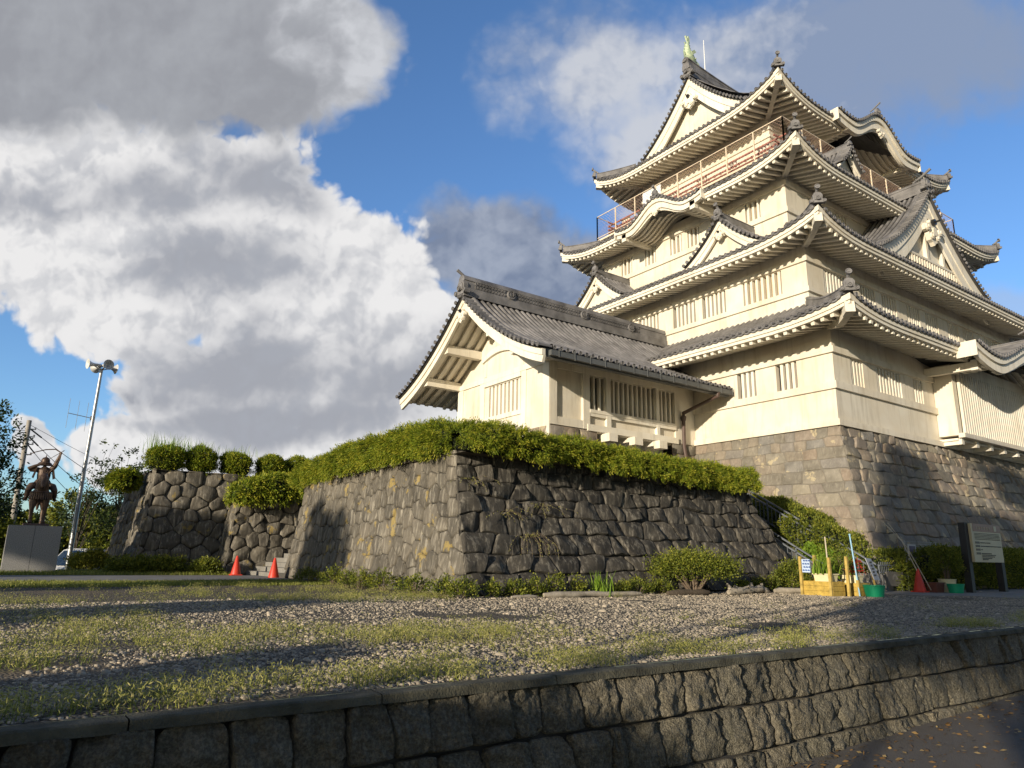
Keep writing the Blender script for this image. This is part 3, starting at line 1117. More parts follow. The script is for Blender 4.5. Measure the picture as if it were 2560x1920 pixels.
g1 = gable('gable', fA(-20.75, 27.25), 2.25, 17.62, 15.72, 3.0, keep, k=.35, bh=.42, gs=.5)
g1['label'] = 'small triangular gable on the second roof, right of the pair'
g2 = gable('gable', fA(-29.95, 27.25), 2.25, 17.62, 15.72, 3.0, keep, k=.35, bh=.42, gs=.5)
g2['label'] = 'small triangular gable on the second roof, left of the pair'
g3 = gable('gable', fB(CY, -15.9), 6.1, 20.95, 16.0, 5.2, keep, k=.45, bh=1.15, gs=1.45, panel_d=.42, rw=.42, rh=.7, orn=.95, tallorn=False, tile=.3)
g3['label'] = 'great triangular gable on the right face'
# framing inside the great gable
gi = MB()
Pg = fB(CY, -15.9)
for u in (-2.2, -.35, 1.5, 3.0):
    gi.hexa([Pg(u, .22, 16.1), Pg(u + .25, .22, 16.1), Pg(u + .25, .41, 16.1), Pg(u, .41, 16.1), Pg(u, .22, 19.2 - abs(u) * .55), Pg(u + .25, .22, 19.2 - abs(u) * .55), Pg(u + .25, .41, 19.2 - abs(u) * .55), Pg(u, .41, 19.2 - abs(u) * .55)])
for k in range(30):
    u = -4.2 + k * .28
    gi.hexa([Pg(u, .16, 16.35), Pg(u + .1, .16, 16.35), Pg(u + .1, .26, 16.35), Pg(u, .26, 16.35), Pg(u, .16, 16.75), Pg(u + .1, .16, 16.75), Pg(u + .1, .26, 16.75), Pg(u, .26, 16.75)])
gi.hexa([Pg(-4.3, .14, 16.75), Pg(4.3, .14, 16.75), Pg(4.3, .28, 16.75), Pg(-4.3, .28, 16.75), Pg(-4.3, .14, 16.88), Pg(4.3, .14, 16.88), Pg(4.3, .28, 16.88), Pg(-4.3, .28, 16.88)])
gi.build('gable_framing', M['plaster'], g3)
g4 = gable('gable', fA(CX, 31.15), 4.3, 30.45, 26.35, 16.0, keep, k=.38, bh=.85, gs=.95, panel_d=.55, rw=.5, rh=.8, orn=.95, slope_tiles=False)
g4['label'] = 'topmost gable facing the left, below the fish finial'
g5 = gable('gable', fA(CX, 47.15), 4.3, 30.45, 26.35, .4, keep, k=.38, bh=.3, gs=.2, panel_d=.2, rw=.3, rh=.4, orn=.4, slope_tiles=False)
g5.location = (0, 0, 0)
# small gable on the third roof, right face
g6 = gable('gable', fB(32.9, -16.75), .95, 21.75, 20.62, 2.4, keep, k=.4, bh=.18, gs=.25, rw=.24, rh=.28, orn=.4, tallorn=False, tile=.24)
g6['label'] = 'tiny gable on the third roof, right face'

# ------------------------------------------------------------------ curved gables
def curved_gable(name, P, span, bump, z0, back, parent, proj=.35, drop=.62, orn=.55, gs=.5, wall_d=2.2, gap=None, ribs=True):
    """cusped undulating gable. bump(t) 0..1 height profile with t = |u|/span"""
    z = lambda u: z0 + .06 + bump(min(1, abs(u) / span))
    N = 48
    us = [-span + 2 * span * i / N for i in range(N + 1)]
    tl = MB(); bd_ = MB()
    bd_.grid(lambda i, j: P(us[i], -proj - .05 + (back + proj) * j / 3, z(us[i])), N, 3)
    X = lambda u, d, v: Vector(P(u, d, v))
    fdir = X(0, -1, 0) - X(0, 0, 0); udir = X(1, 0, 0) - X(0, 0, 0)
    L = [0]
    for i in range(400):
        a = -span + 2 * span * i / 400; b = -span + 2 * span * (i + 1) / 400
        L.append(L[-1] + math.hypot(b - a, z(b) - z(a)))
    n = int(L[-1] / .3)
    prev = None
    for kx in range(n + 1):
        tgt = (kx + .5) * L[-1] / (n + 1)
        ii = next((a for a in range(400) if L[a + 1] >= tgt), 399)
        u = -span + 2 * span * (ii + .5) / 400
        dz = (z(u + .01) - z(u - .01)) / .02
        ang = math.atan(dz)
        sv = udir * math.cos(ang) + Vector((0, 0, math.sin(ang)))
        nn = udir * -math.sin(ang) + Vector((0, 0, math.cos(ang)))
        half_tube(tl, [X(u, -proj - .07, z(u)), X(u, back * .5, z(u)), X(u, back, z(u))], sv, .078, nn)
        disc(tl, X(u, -proj - .09, z(u) + .02), fdir, .088)
        if prev is not None:
            eave_lip(tl, lambda s, d, v: P(s, d, v), prev, u, -proj - .08, z(prev), z(u))
        prev = u
    g = tl.build(name, M['tile'], parent, smooth=40)
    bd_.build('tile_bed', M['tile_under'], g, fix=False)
    fb = MB()
    th = lambda u: drop * (.72 + .28 * (1 - min(1, abs(u) / span)))
    a = [(u, z(u) - .07) for u in us]; b = [(u, z(u) - .07 - th(u) * .42) for u in us]
    us2 = [u * .97 for u in us]
    c = [(u * .97, z(u) - .07 - th(u) * .42) for u in us]; d = [(u * .97, z(u) - .07 - th(u)) for u in us]
    fb.band(a, b, P, -proj, -proj + .16)
    fb.band(c, d, P, -proj + .10, -proj + .26)
    us3 = [u for u in us if abs(u) < span * .72]
    fb.band([(u, z(u) - .07 - th(u)) for u in us3], [(u, z(u) - .07 - th(u) - .16 * (1 - (u / span / .72) ** 2)) for u in us3], P, -proj + .2, -proj + .32)
    for q in (-1, 1):
        ue = q * span
        ze = z(span)
        fb.hexa([P(ue, -proj, ze - .07 - th(span)), P(ue + q * .05, -proj, ze - .07 - th(span)), P(ue + q * .05, .12, ze - .07 - th(span)), P(ue, .12, ze - .07 - th(span)), P(ue, -proj, ze + .02), P(ue + q * .05, -proj, ze + .02), P(ue + q * .05, .12, ze + .02), P(ue, .12, ze + .02)])
    fb.build('fascia', M['trim'], g)
    # vault and ribs
    vt = MB()
    gp = gap or span * .7
    uv = [-gp + 2 * gp * i / 30 for i in range(31)]
    vz = lambda u: z(u) - .36
    vt.grid(lambda i, j: P(uv[i], -proj + .15 + (wall_d + proj) * j, vz(uv[i])), 30, 1)
    vt.build('soffit', M['plaster'], g, fix=False)
    if ribs:
        rb = MB()
        for kx in range(7):
            dd = -proj + .45 + kx * (wall_d) / 7
            rb.band([(u, vz(u) + .02) for u in uv], [(u, vz(u) - .13) for u in uv], P, dd, dd + .13)
        rb.build('rafters', M['trim'], g)
    for q in (-1, 1):
        eb = MB()
        eb.bar(X(q * gp, -.1, z0 - .52), X(q * gp, wall_d, z0 - .45), .26, .36)
        eb.bar(X(q * gp, -.2, z0 - .50), X(q * gp, .08, z0 - .50), .34, .46)
        eb.build('end_beam', M['trim'], g)
    gegyo('gable_pendant', P, z(0) - .07 - th(0) - .02, gs, g, boss=False, d=-proj - .02)
    rg = MB()
    ridge_band(rg, [P(0, -proj, z(0) + .03), P(0, back, z(0) + .03)], udir, .3, .3)
    rg.build('ridge', M['tile'], g)
    onigawara('ridge_end_tile', P(0, -proj, z(0) + .05), fdir, orn, g, tall=(orn < .6))
    return g

def cusp(h, dip=.06):
    def b(t):
        c = .5 + .5 * math.cos(math.pi * min(1, t / .66))
        s = h * c ** 1.0
        if t > .5:
            q = (t - .5) / .5
            s += -dip * math.sin(math.pi * q) + dip * 1.2 * q * q
        return s
    return b

PA, hA = side_fn(0, *HE[2])
k3 = curved_gable('curved_gable', lambda u, d, v: PA(u, d, v), 3.25, cusp(.95), ZF[2], 3.4, keep, proj=.3, drop=.62, gap=2.6)
k3['label'] = 'small undulating gable on the third roof, left face'
PB4, hB4 = side_fn(1, *HE[3])
k4 = curved_gable('curved_gable', lambda u, d, v: PB4(u, d, v), 4.6, cusp(1.42), ZF[3] + .3, 3.6, keep, proj=.35, drop=.85, orn=.62, gs=.6, gap=3.4)
k4['label'] = 'wide undulating gable on the topmost roof, right face'
PB1, hB1 = side_fn(1, *HE[0])
k1 = curved_gable('curved_gable', lambda u, d, v: PB1(u, d, v), 6.6, cusp(1.25, .16), ZF[0] - .15, 4.0, keep, proj=.7, drop=.8, orn=.75, gs=.9, gap=5.3)
k1['label'] = 'broad undulating gable over the projecting bay'

# ------------------------------------------------------------------ top ridge, fish, rod
tr = MB()
pts = []
for i in range(17):
    t = i / 16
    y = 30.9 + (47.4 - 30.9) * t
    pts.append((CX, y, 30.62 + .35 * abs(2 * t - 1) ** 3))
ridge_band(tr, pts, (1, 0, 0), .55, .75)
tr.build('main_ridge', M['tile'], keep)
def fish(y, q):
    mb = MB()
    zb = 31.65
    pts = [(CX, y + q * .62, zb + .12), (CX, y + q * .3, zb + .22), (CX, y + q * .02, zb + .42), (CX, y - q * .10, zb + .75), (CX, y - q * .05, zb + 1.1), (CX, y + q * .05, zb + 1.4)]
    mb.tube(pts, [.16, .26, .29, .23, .15, .08], 10)
    S = lambda u, d, v: (CX + d, y + q * u, zb + v)
    mb.prism([(.02, 1.25), (-.22, 1.75), (-.12, 1.78), (.0, 1.62), (.06, 1.86), (.16, 1.7), (.16, 1.45)], S, -.05, .05)
    for k in range(5):
        v = .45 + k * .2
        mb.prism([(.12 - .02 * k, v), (.34 - .03 * k, v + .16), (.16 - .02 * k, v + .16)], S, -.03, .03)
    for k in range(4):
        v = .35 + k * .25
        mb.prism([(-.28 + .03 * k, v), (-.40 + .03 * k, v + .16), (-.24 + .03 * k, v + .14)], S, -.03, .03)
    for dd in (-1, 1):
        mb.prism([(.1, .3), (.42, .62), (.2, .7), (-.02, .5)], lambda u, d, v: (CX + dd * (.26 + d + .15 * (v - .3)), y + q * u, zb + v), -.02, .03)
        mb.lathe([(.001, -.07), (.06, -.03), (.06, .03), (.001, .07)], (CX + dd * .17, y + q * .5, zb + .28), 8)
    mb.prism([(.62, .02), (.95, .0), (.9, .1), (.7, .2)], S, -.12, .12)
    return mb.build('fish_finial', M['bronze_green'], keep, smooth=50)
fish(31.2, 1); fish(47.2, -1)
rd = MB()
rd.tube([(CX + .05, 32.75, 31.2), (CX + .05, 32.75, 33.9)], [.035, .022], 6)
rd.build('lightning_rod', M['white'], keep)

# ------------------------------------------------------------------ balcony of the top storey
bx, by = 7.05, 9.45
zfl, zrl = 21.50, 23.17
bal = MB()
bal.box(CX - bx, CX + bx, CY - by, CY + by, zfl - .12, zfl)
balcony = bal.build('balcony', M['rail_cream'], keep)
pm = MB(); ml = MB(); rl = MB(); rpost = MB()
for side in SIDES:
    P, half = side_fn(side, bx, by)
    n = max(2, round(2 * half / 1.75))
    for k in range(n + 1):
        s = -half + 2 * half * k / n
        pm.bar(P(s, 0, zfl), P(s, 0, zrl), .06, .06, (1, 0, 0))
    for z in (zrl, zfl + .12):
        pm.bar(P(-half, 0, z), P(half, 0, z), .04, .04)
    # wire mesh: diagonal strands
    if side in (0, 1, 3):
        st = .16
        H = zrl - zfl - .1
        k = -half
        while k < half:
            ml.bar(P(k, 0.01, zfl + .1), P(min(half, k + H), 0.01, zfl + .1 + min(H, half - k)), .006, .006)
            ml.bar(P(k, -.01, zrl), P(min(half, k + H), -.01, zrl - min(H, half - k)), .006, .006)
            k += st * 1.3
    # red railing behind
    hh = half - .75
    for z in (zfl + .35, zfl + .58, zfl + .80, zfl + 1.12):
        rl.bar(P(-hh - .45, .75, z), P(hh + .45, .75, z), .07, .085)
    n = int(2 * hh / .42)
    for k in range(n + 1):
        s = -hh + 2 * hh * k / n
        rl.bar(P(s, .75, zfl), P(s, .75, zfl + .85), .07, .07, (1, 0, 0))
    n = int(2 * hh / 1.9)
    for k in range(n):
        s = -hh + 2 * hh * (k + .5) / n
        for q in (-.3, -.1, .1, .3):
            rpost = MB(); rpost.bar(P(s + q, .9, zfl + .6), P(s + q, .9, zfl + 1.25), .10, .10, (1, 0, 0))
            if side < 2:
                rpost.build('railing_post', M['trim'], balcony)
pm.build('safety_rail', M['rail_cream'], balcony)
ml.build('safety_mesh', M['mesh_wire'], balcony)
rl.build('red_railing', M['red'], balcony)
for nm, side, s, w_ in (('white_panel', 0, -2.9, 1.5), ('white_panel', 1, 2.6, 1.6)):
    P, half = side_fn(side, bx, by)
    q = MB(); q.hexa([P(s, .06, zfl + .75), P(s + w_, .06, zfl + .75), P(s + w_, .1, zfl + .75), P(s, .1, zfl + .75), P(s, .06, zrl + .02), P(s + w_, .06, zrl + .02), P(s + w_, .1, zrl + .02), P(s, .1, zrl + .02)])
    q.build(nm, M['white'], balcony)

# ------------------------------------------------------------------ projecting bay on the right face
Xb = -13.95
y0b, y1b = 34.42, 43.88
bay = MB()
bay.box(Xb, CX + HW[0][0] + .02, y0b, y0b + .35, 6.52, 10.0)
bay.box(Xb, CX + HW[0][0] + .02, y1b - .35, y1b, 6.52, 10.0)
bay.box(Xb + .3 - .55, -14.7, y0b + .35, y1b - .35, 6.60, 9.9)
bay.box(Xb, Xb + .12, y0b + .35, y1b - .35, 9.45, 9.95)
bay.box(Xb - .02, Xb + .25, y0b - .02, y1b + .02, 6.40, 6.60)
bo = bay.build('projecting_bay', M['plaster'], keep)
sl = MB()
k = 0
yy = y0b + .40
while yy < y1b - .45:
    sl.box(Xb + .02, Xb + .14, yy, yy + .13, 6.60, 9.45)
    yy += .235
sl.build('lattice', M['trim'], bo)
br = MB()
br.box(-14.9, Xb - .1, y0b + .05, y1b - .05, 6.30, 6.40)
for k in range(7):
    y = y0b + .15 + k * (y1b - y0b - .5) / 6
    br.box(-14.9, Xb + .02, y, y + .25, 6.12, 6.41)
br.build('bay_brackets', M['trim'], bo)
fz = MB()
for k in range(9):
    y = 35.2 + k * .55
    fz.lathe([(.001, 0), (.17, .05), (.2, .2), (.13, .34), (.001, .36)], (Xb - .12, y, 9.75), 8)
fz.build('carved_frieze', M['tile_under'], bo)

# ------------------------------------------------------------------ annex with the gabled roof
annex = thing('annex_building', (CX, 20.5, 3.0), 'low cream annex with a long grey gabled roof, set above the trimmed hedge', 'building')
AX0, AX1, AY0, AY1 = -28.93, -21.87, 17.31, 26.08
Pf = lambda s, d, z: (s, AY0 + d, z)
Ps = lambda s, d, z: (AX1 - d, s, z)
wb = MB()
fw = [(-26.28, -23.85, 6.98, 8.36)]
wall_with_windows(wb, Pf, AX0, AX1, 6.08, 8.7, fw, dep=.2)
wall_with_windows(wb, Pf, AX0, AX1, 5.0, 6.08, [])
sw = [(19.47, 20.38, 6.97, 8.42), (20.67, 23.44, 6.97, 8.42), (23.66, 24.72, 6.97, 8.42)]
wall_with_windows(wb, lambda s, d, z: Ps(s, d + .10, z), 17.5, 26.08, 6.08, 9.3, sw, dep=.2)
wb.box(AX0, AX0 + .05, AY0, AY1, 5.0, 9.3)
# triangular upper wall
zw = gprof(12.05, 8.42, 5.72, .5)
us = [-3.53 + 7.06 * i / 20 for i in range(21)]
for i in range(20):
    wb.add([(CX + us[i], AY0, 8.7), (CX + us[i + 1], AY0, 8.7), (CX + us[i + 1], AY0, zw(us[i + 1]) - .25), (CX + us[i], AY0, zw(us[i]) - .25)], [(0, 1, 2, 3)])
aw = wb.build('wall', M['plaster'], annex, fix=False)
tm = MB()
# front posts and beams
for a, b in ((AX0 - .02, AX0 + .45), (-26.98, -26.62), (-23.75, -23.42), (-22.25, AX1 + .03)):
    tm.box(a, b, AY0 - .045, AY0 + .02, 5.6, 8.62)
tm.box(AX0 - .03, AX1 + .03, AY0 - .07, AY0 + .02, 8.62, 8.86)
tm.box(-26.62, -23.75, AY0 - .10, AY0 + .02, 8.40, 8.60)
tm.box(-26.62, -23.75, AY0 - .06, AY0 + .02, 6.76, 6.94)
tm.box(-26.72, -26.50, AY0 - .03, AY0 + .02, 8.9, 9.7)
# curved tie beam in the gable
ar = [(-1.35 + 2.7 * i / 12) for i in range(13)]
tm.band([(u, 9.75 + .38 * (1 - (u / 1.35) ** 2)) for u in ar], [(u, 9.55 + .30 * (1 - (u / 1.35) ** 2)) for u in ar], fA(CX, AY0), -.14, .02)
# side posts and beams
for a, b in ((AY0, 17.67), (19.08, 19.45), (20.40, 20.65), (23.46, 23.64), (24.74, 26.08)):
    tm.box(AX1 - .12, AX1 + .04 if b < 26 else AX1 - .02, a, b, 6.08, 8.72)
tm.box(AX1 - .1, AX1 + .03, 17.67, 19.08, 6.08, 6.42)
tm.box(AX1 - .1, AX1 + .06, 19.45, 24.74, 6.80, 6.95)
tm.box(AX1 - .1, AX1 + .03, 19.45, 24.74, 6.66, 6.80)
tm.box(AX1 - .1, AX1 + .08, 19.3, 24.8, 6.02, 6.30)
tm.box(AX1 - .1, AX1 + .05, 17.67, 24.74, 8.44, 8.72)
tm.build('timbers', M['trim'], annex)
window(Pf, *fw[0], 8, 'blind', annex, dep=.2, bw=.15)
for (a, b, c, d), nb in zip(sw, (2, 9, 3)):
    window(lambda s, dd, z: Ps(s, dd + .05, z), a, b, c, d, nb, 'dark', annex, dep=.25, bw=.09)
# floor beams and understorey
ub = MB()
ub.box(AX1 - .9, AX1 - .7, 19.6, 24.6, 4.0, 5.98)
ub.box(AX1 - .9, AX1 - .05, 19.5, 24.7, 5.98, 6.04)
ub.build('understorey', M['plaster'], annex)
for y in (20.17, 21.66, 23.18):
    ub = MB()
    ub.box(AX1 - .69, AX1 + .42, y, y + .48, 5.64, 5.98)
    ub.build('floor_beam', M['plaster'], annex)
# stone footing
rng = random.Random(8)
def ft(y0, y1):
    return lambda s, v, out: (AX1 + .03 + out + (6.05 - (v + 3.2)) * .06, y0 + (y1 - y0) * s, v + 3.2)
parts = [masonry(lambda s, v, out: (AX0 + (AX1 - AX0) * s, AY0 - .03 - out, v + 3.2), AX1 - AX0, 2.85, [.5, .55, .6, .6, .6], (.5, .9), rng, relief=(.02, .06), n=5)]
for y0, y1 in ((AY0 - .03, 19.85), (24.42, 26.1)):
    parts.append(masonry(ft(y0, y1), y1 - y0, 2.85, [.5, .55, .6, .6, .6], (.5, .8), rng, relief=(.02, .06), n=5, gap=.02))
    parts.append(sheet(ft(y0, y1), 1, 1, 2.85, -.03))
    Vk, Fk, Tk = join_np(parts)
    np_mesh('stone_footing', Vk, Fk, M['stone_keep'], annex, tint=Tk)
    parts = []
# roof
ra = gable('roof', fA(CX, 15.22), 5.72, 12.05, 8.40, 12.8, annex, k=.5, bh=.40, gs=.62, rw=.5, rh=.92, orn=.85, tallorn=False, panel=False, tile=.315, verge=.42)
# underside, ribs along the slope, purlins, rafters
sf = MB()
N = 24
us = [-5.65 + 11.3 * i / N for i in range(N + 1)]
sf.grid(lambda i, j: (CX + us[i], 15.26 + j * 10.8, zw(us[i]) - .22), N, 1)
sf.build('soffit', M['plaster'], ra, fix=False)
rb = MB()
for d in (.32, .78, 1.24, 1.70):
    for q in (-1, 1):
        uu = [q * (.15 + 5.3 * i / 10) for i in range(11)]
        rb.band([(u, zw(u) - .21) for u in uu], [(u, zw(u) - .38) for u in uu], fA(CX, 15.22), d, d + .2)
y = 17.6
while y < 25.9:
    for q in (-1, 1):
        a = (CX + q * 3.4, y, zw(3.4) - .36); b = (CX + q * 5.5, y, zw(5.5) - .33)
        rb.bar(a, b, .14, .15)
    y += .40
rb.build('rafters', M['trim'], ra)
for u in (-3.55, -1.75, 1.75, 3.55):
    pl = MB()
    zz = zw(u) - .52
    pl.box(CX + u - .17, CX + u + .17, 15.45, AY0 + .02, zz - .2, zz + .18)
    pl.build('purlin', M['trim'], ra)
# gutters and down pipe
gt = MB()
gx = CX + 5.72
gt.box(gx - .02, gx + .14, 15.55, 25.95, 8.10, 8.30)
gt.box(gx - .28, gx - .06, 15.45, 25.95, 8.05, 8.40)
for k in range(14):
    y = 15.9 + k * .77
    gt.box(gx + .13, gx + .16, y, y + .035, 8.06, 8.42)
gt.build('gutter', simple('gutter grey', (.10, .105, .105), .5), ra)
dp = MB()
dp.tube([(gx + .06, 25.05, 8.12), (gx + .02, 25.05, 7.95), (AX1 + .12, 25.15, 7.5), (AX1 + .11, 25.15, 7.3), (AX1 + .10, 25.15, 5.9), (AX1 + .16, 25.2, 5.3), (AX1 + .2, 25.2, 4.6)], .085, 8)
dp.lathe([(.11, -.1), (.13, .05), (.13, .1)], (AX1 + .11, 25.15, 7.25), 10)
dp.build('downpipe', simple('brown pipe', (.085, .055, .045), .5), annex)
# ridge crests and pierced pattern
cr = MB()
for y in (17.63, 22.07, 25.3):
    disc(cr, (CX + .27, y, 12.58), (1, 0, 0), .21, 16, .05)
    for a in (-1, 1):
        cr.prism([(a * .05, -.1), (a * .13, 0), (a * .05, .12)], lambda u, d, v, y=y: (CX + .33 + d, y + u, 12.58 + v), -.02, .02)
k = 0
y = 15.75
while y < 25.9:
    if min(abs(y - c) for c in (17.63, 22.07, 25.3)) > .3:
        for zz in (12.50, 12.68):
            disc(cr, (CX + .225, y, zz), (1, 0, 0), .075, 8, .025)
    y += .165
cr.build('ridge_pattern', M['tile'], ra, smooth=40)

# ------------------------------------------------------------------ ground, paths, road
def gravelmat():
    m, t, p = new_mat('gravel ground')
    co = t.n('TexCoord').outputs['Object']
    vo = t.n('TexVoronoi', ins={'Vector': co, 'Scale': 36.0})
    vc = vo.outputs['Color']
    sepv = t.n('SeparateColor', ins={0: vc}).outputs[0]
    st = t.ramp(sepv, [(0, (.10, .09, .075)), (.45, (.22, .195, .155)), (.8, (.33, .285, .22)), (1, (.50, .43, .33))])
    st = t.mix(t.mapr(vo.outputs['Distance'], .25, .75), st, (.035, .032, .028))
    soil = t.mix(t.noise(co, 3, 6), (.15, .12, .08), (.27, .21, .14))
    big = t.noise(co, .35, 6, .6)
    base = t.mix(t.mapr(big, .50, .66, 0, .75), st, soil)
    fine = t.noise(co, 1.1, 7, .7)
    grs = t.mix(t.noise(co, 14, 4), (.08, .095, .03), (.20, .18, .07))
    base = t.mix(t.mapr(fine, .55, .70, 0, .55), base, grs)
    set_in(t, p, 'Base Color', base)
    p.inputs['Roughness'].default_value = .9
    p.inputs['Specular IOR Level'].default_value = .2
    h = t.math('ADD', t.math('MULTIPLY', vo.outputs['Distance'], -1.0), t.math('MULTIPLY', t.noise(co, 12, 4), .6))
    bn = t.n('Bump', ins={'Strength': 1.0, 'Distance': .04, 'Height': h})
    t.t.links.new(bn.outputs[0], p.inputs['Normal'])
    return m
M['gravel'] = gravelmat()
M['concrete'] = simple('path concrete', (.21, .20, .18), .85, .2, 1.5, .3, 60)
M['cap'] = simple('mossy cap concrete', (.075, .072, .052), .95, .5, 5.0, .9, 60)

def gz(x, y):
    """ground height on the upper side"""
    z = 0.0
    t = min(1, max(0, (-34.5 - x) / 6.0))
    z -= 1.15 * t * t * (3 - 2 * t)
    if x > -24 and y < 24:
        z += .035 * mnoise.noise(Vector((x * .35, y * .35, 1.7))) * min(1, max(0, (-x - 4.8) / 1.5))
    return z

xs = [-4.62 - .0] + [-4.9 - .5 * i for i in range(40)] + [-26 - 2 * i for i in range(15)] + [-60, -80, -120, -200, -400, -900, -2500]
ys = [-2500, -900, -400, -200, -100, -60, -40] + [-30 + 3 * i for i in range(8)] + [-6 + .75 * i for i in range(45)] + [29 + 3 * i for i in range(10)] + [65, 90, 140, 250, 500, 1000, 2500]
gm = MB()
gm.grid(lambda i, j: (xs[i], ys[j], gz(xs[i], ys[j])), len(xs) - 1, len(ys) - 1)
tag(gm.build('ground', M['gravel'], smooth=True), kind='structure')
pm_ = MB()
pm_.box(-28.2, -23.4, -40, 8.2, -.1, .035)
tag(pm_.build('path', M['concrete']), kind='structure')
pm_ = MB()
pm_.box(-12.3, -9.75, 21.3, 60, -.1, .03)
pm_.box(-9.8, -8.2, 22.6, 60, -.1, .028)
tag(pm_.build('path', M['concrete']), kind='structure')

def roadmat():
    m, t, p = new_mat('asphalt')
    co = t.n('TexCoord').outputs['Object']
    a = t.mix(t.noise(co, 1.2, 7, .65), (.070, .061, .050), (.125, .108, .086))
    v = t.n('TexVoronoi', ins={'Vector': co, 'Scale': 110.0})
    a = t.mix(t.mapr(v.outputs['Distance'], .1, .5), t.mix(.5, a, (.11, .105, .1)), a)
    set_in(t, p, 'Base Color', a)
    p.inputs['Roughness'].default_value = .85
    bn = t.n('Bump', ins={'Strength': .6, 'Distance': .01, 'Height': t.math('ADD', v.outputs['Distance'], t.noise(co, 30, 4))})
    t.t.links.new(bn.outputs[0], p.inputs['Normal'])
    return m
def rz(y):
    return -.93 + .026 * (y - 5)
rdm = MB()
ysr = [-400, -60, -20, -5, 0, 3, 6, 9, 12, 16, 22, 30, 60, 400]
xsr = [-4.5, -3, 0, 6, 40, 400]
rdm.grid(lambda i, j: (xsr[i], ysr[j], rz(max(-20, min(30, ysr[j])))), len(xsr) - 1, len(ysr) - 1)
tag(rdm.build('road', roadmat(), smooth=True), kind='structure')

# ------------------------------------------------------------------ retaining wall by the road
rw = thing('retaining_wall', (-4.5, 6, -1), 'low retaining wall of rough squared stones with a mossy cap, along the road', 'wall')
rng = random.Random(21)
def rwP(y0, y1):
    def P(s, v, out):
        y = y0 + (y1 - y0) * s
        return (-4.47 + (0 - (v - .95)) * .27 + out * .95, y, v - 1.02 + out * .25)
    return P
parts = []
for (y0, y1, n_) in ((-1.2, 4.2, 22), (4.2, 9.0, 17), (9.0, 15.0, 12), (15.0, 26.0, 7)):
    parts.append(masonry(rwP(y0, y1), y1 - y0, .97, [.345, .35, .28], (.20, .335), rng, relief=(.04, .07), rough=.03, gap=.008, n=n_, wave=.07, tilt=.018, lean=.03, rnd=.35, nfreq=7.0, facet=.035, edge=40))
Vk, Fk, Tk = join_np(parts)
np_mesh('stones', Vk, Fk, M['stone_wall'], rw, tint=Tk, smooth=True)
Vk, Fk, Tk = join_np([sheet(rwP(-6, 26), 8, 2, .97, -.035)])
np_mesh('joint', Vk, Fk, M['joint'], rw)
cp = MB()
ycap = -6.0
while ycap < 26:
    l = 1.2 + rng.random() * .25
    j = [rng.uniform(-.008, .008) for _ in range(4)]
    n_ = 26
    def cpp(i, j_, y=ycap, l=l):
        prof = [(-4.60, -.08), (-4.60, -.004), (-4.59, .004), (-4.435, .010), (-4.42, .002), (-4.412, -.050), (-4.5, -.06)]
        x, z = prof[j_]
        yy = y + .004 + (l - .008) * i / n_
        e = mnoise.noise(Vector((yy * 4, x * 20, z * 15))) * .009 + mnoise.noise(Vector((yy * 14, x * 40, z * 40))) * .006
        return (x + e, yy, z + e * .8)
    cp.grid(cpp, n_, 6)
    ycap += l
cp.build('cap', M['cap'], rw, fix=False)

# ------------------------------------------------------------------ bastions
def bat(v, H, B):
    v = min(max(v, -.3), H)
    return B * (1 - (1 - v / H) ** 1.4) if v >= 0 else B * v * 1.4 / H

bast = thing('stone_wall', (-15, 10, 0), 'dark bastion of large fitted stones in the middle, crowned by a long trimmed hedge', 'stone wall')
HB = 3.45
def PR(s, v, out):
    y0 = 8.59 + bat(v, HB, .40); y1 = 21.9 - bat(v, HB, 1.5)
    return (-13.7 - bat(v, HB, 1.42) + out * .93, y0 + (y1 - y0) * s, v + out * .3)
def PL(s, v, out):
    x0 = -26.3 + bat(v, HB, .5); x1 = -13.7 - bat(v, HB, 1.42)
    return (x0 + (x1 - x0) * s, 8.59 + bat(v, HB, .40) - out * .98, v + out * .1)
def PE(s, v, out):
    x0 = -13.7 - bat(v, HB, 1.42)
    return (x0 + (-30 - x0) * s, 21.9 - bat(v, HB, 1.5) + out, v)
rng = random.Random(3)
a = masonry(PR, 12.6, HB, [.40, .38, .42, .46, .50, .50, .52, .5], (.34, .72), rng, relief=(.07, .15), rough=.045, gap=.02, n=11, wave=.22, tilt=.035, lean=.14, rnd=.25, nfreq=2.6, facet=.10, edge=40)
Vk, Fk, Tk = join_np([a])
np_mesh('wall_face', Vk, Fk, M['stone_shaded'], bast, tint=Tk)
a = polygonal(PL, 12.3, HB, 8, .52, rng, jit=.42, relief=(.015, .045), gap=.011, bevel=.022, rough=.02, facet=.014, tilt=.012)
b = masonry(PE, 14, HB, [.5] * 7, (.6, 1.1), rng, relief=(.03, .08), rough=.04, n=5, wave=.2)
Vk, Fk, Tk = join_np([a, b])
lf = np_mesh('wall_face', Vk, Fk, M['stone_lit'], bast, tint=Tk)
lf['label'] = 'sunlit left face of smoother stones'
Vk, Fk, Tk = join_np([sheet(PR, 12, 12, HB, -.06), sheet(PL, 12, 12, HB, -.04), sheet(PE, 8, 8, HB, -.04)])
np_mesh('joint', Vk, Fk, M['joint'], bast)
tp = MB()
tp.add([(-14.6, 8.9, 3.33), (-14.6, 20.6, 3.33), (-27, 20.6, 3.33), (-27, 8.9, 3.33)], [(0, 1, 2, 3)])
tp.add([(-15.2, 17.0, 3.36), (-15.2, 20.6, 3.36), (-40, 27, 4.0), (-40, 17, 4.0)], [(0, 1, 2, 3)])
tp.build('earth_top', simple('terrace soil', (.07, .06, .04), .95), bast)

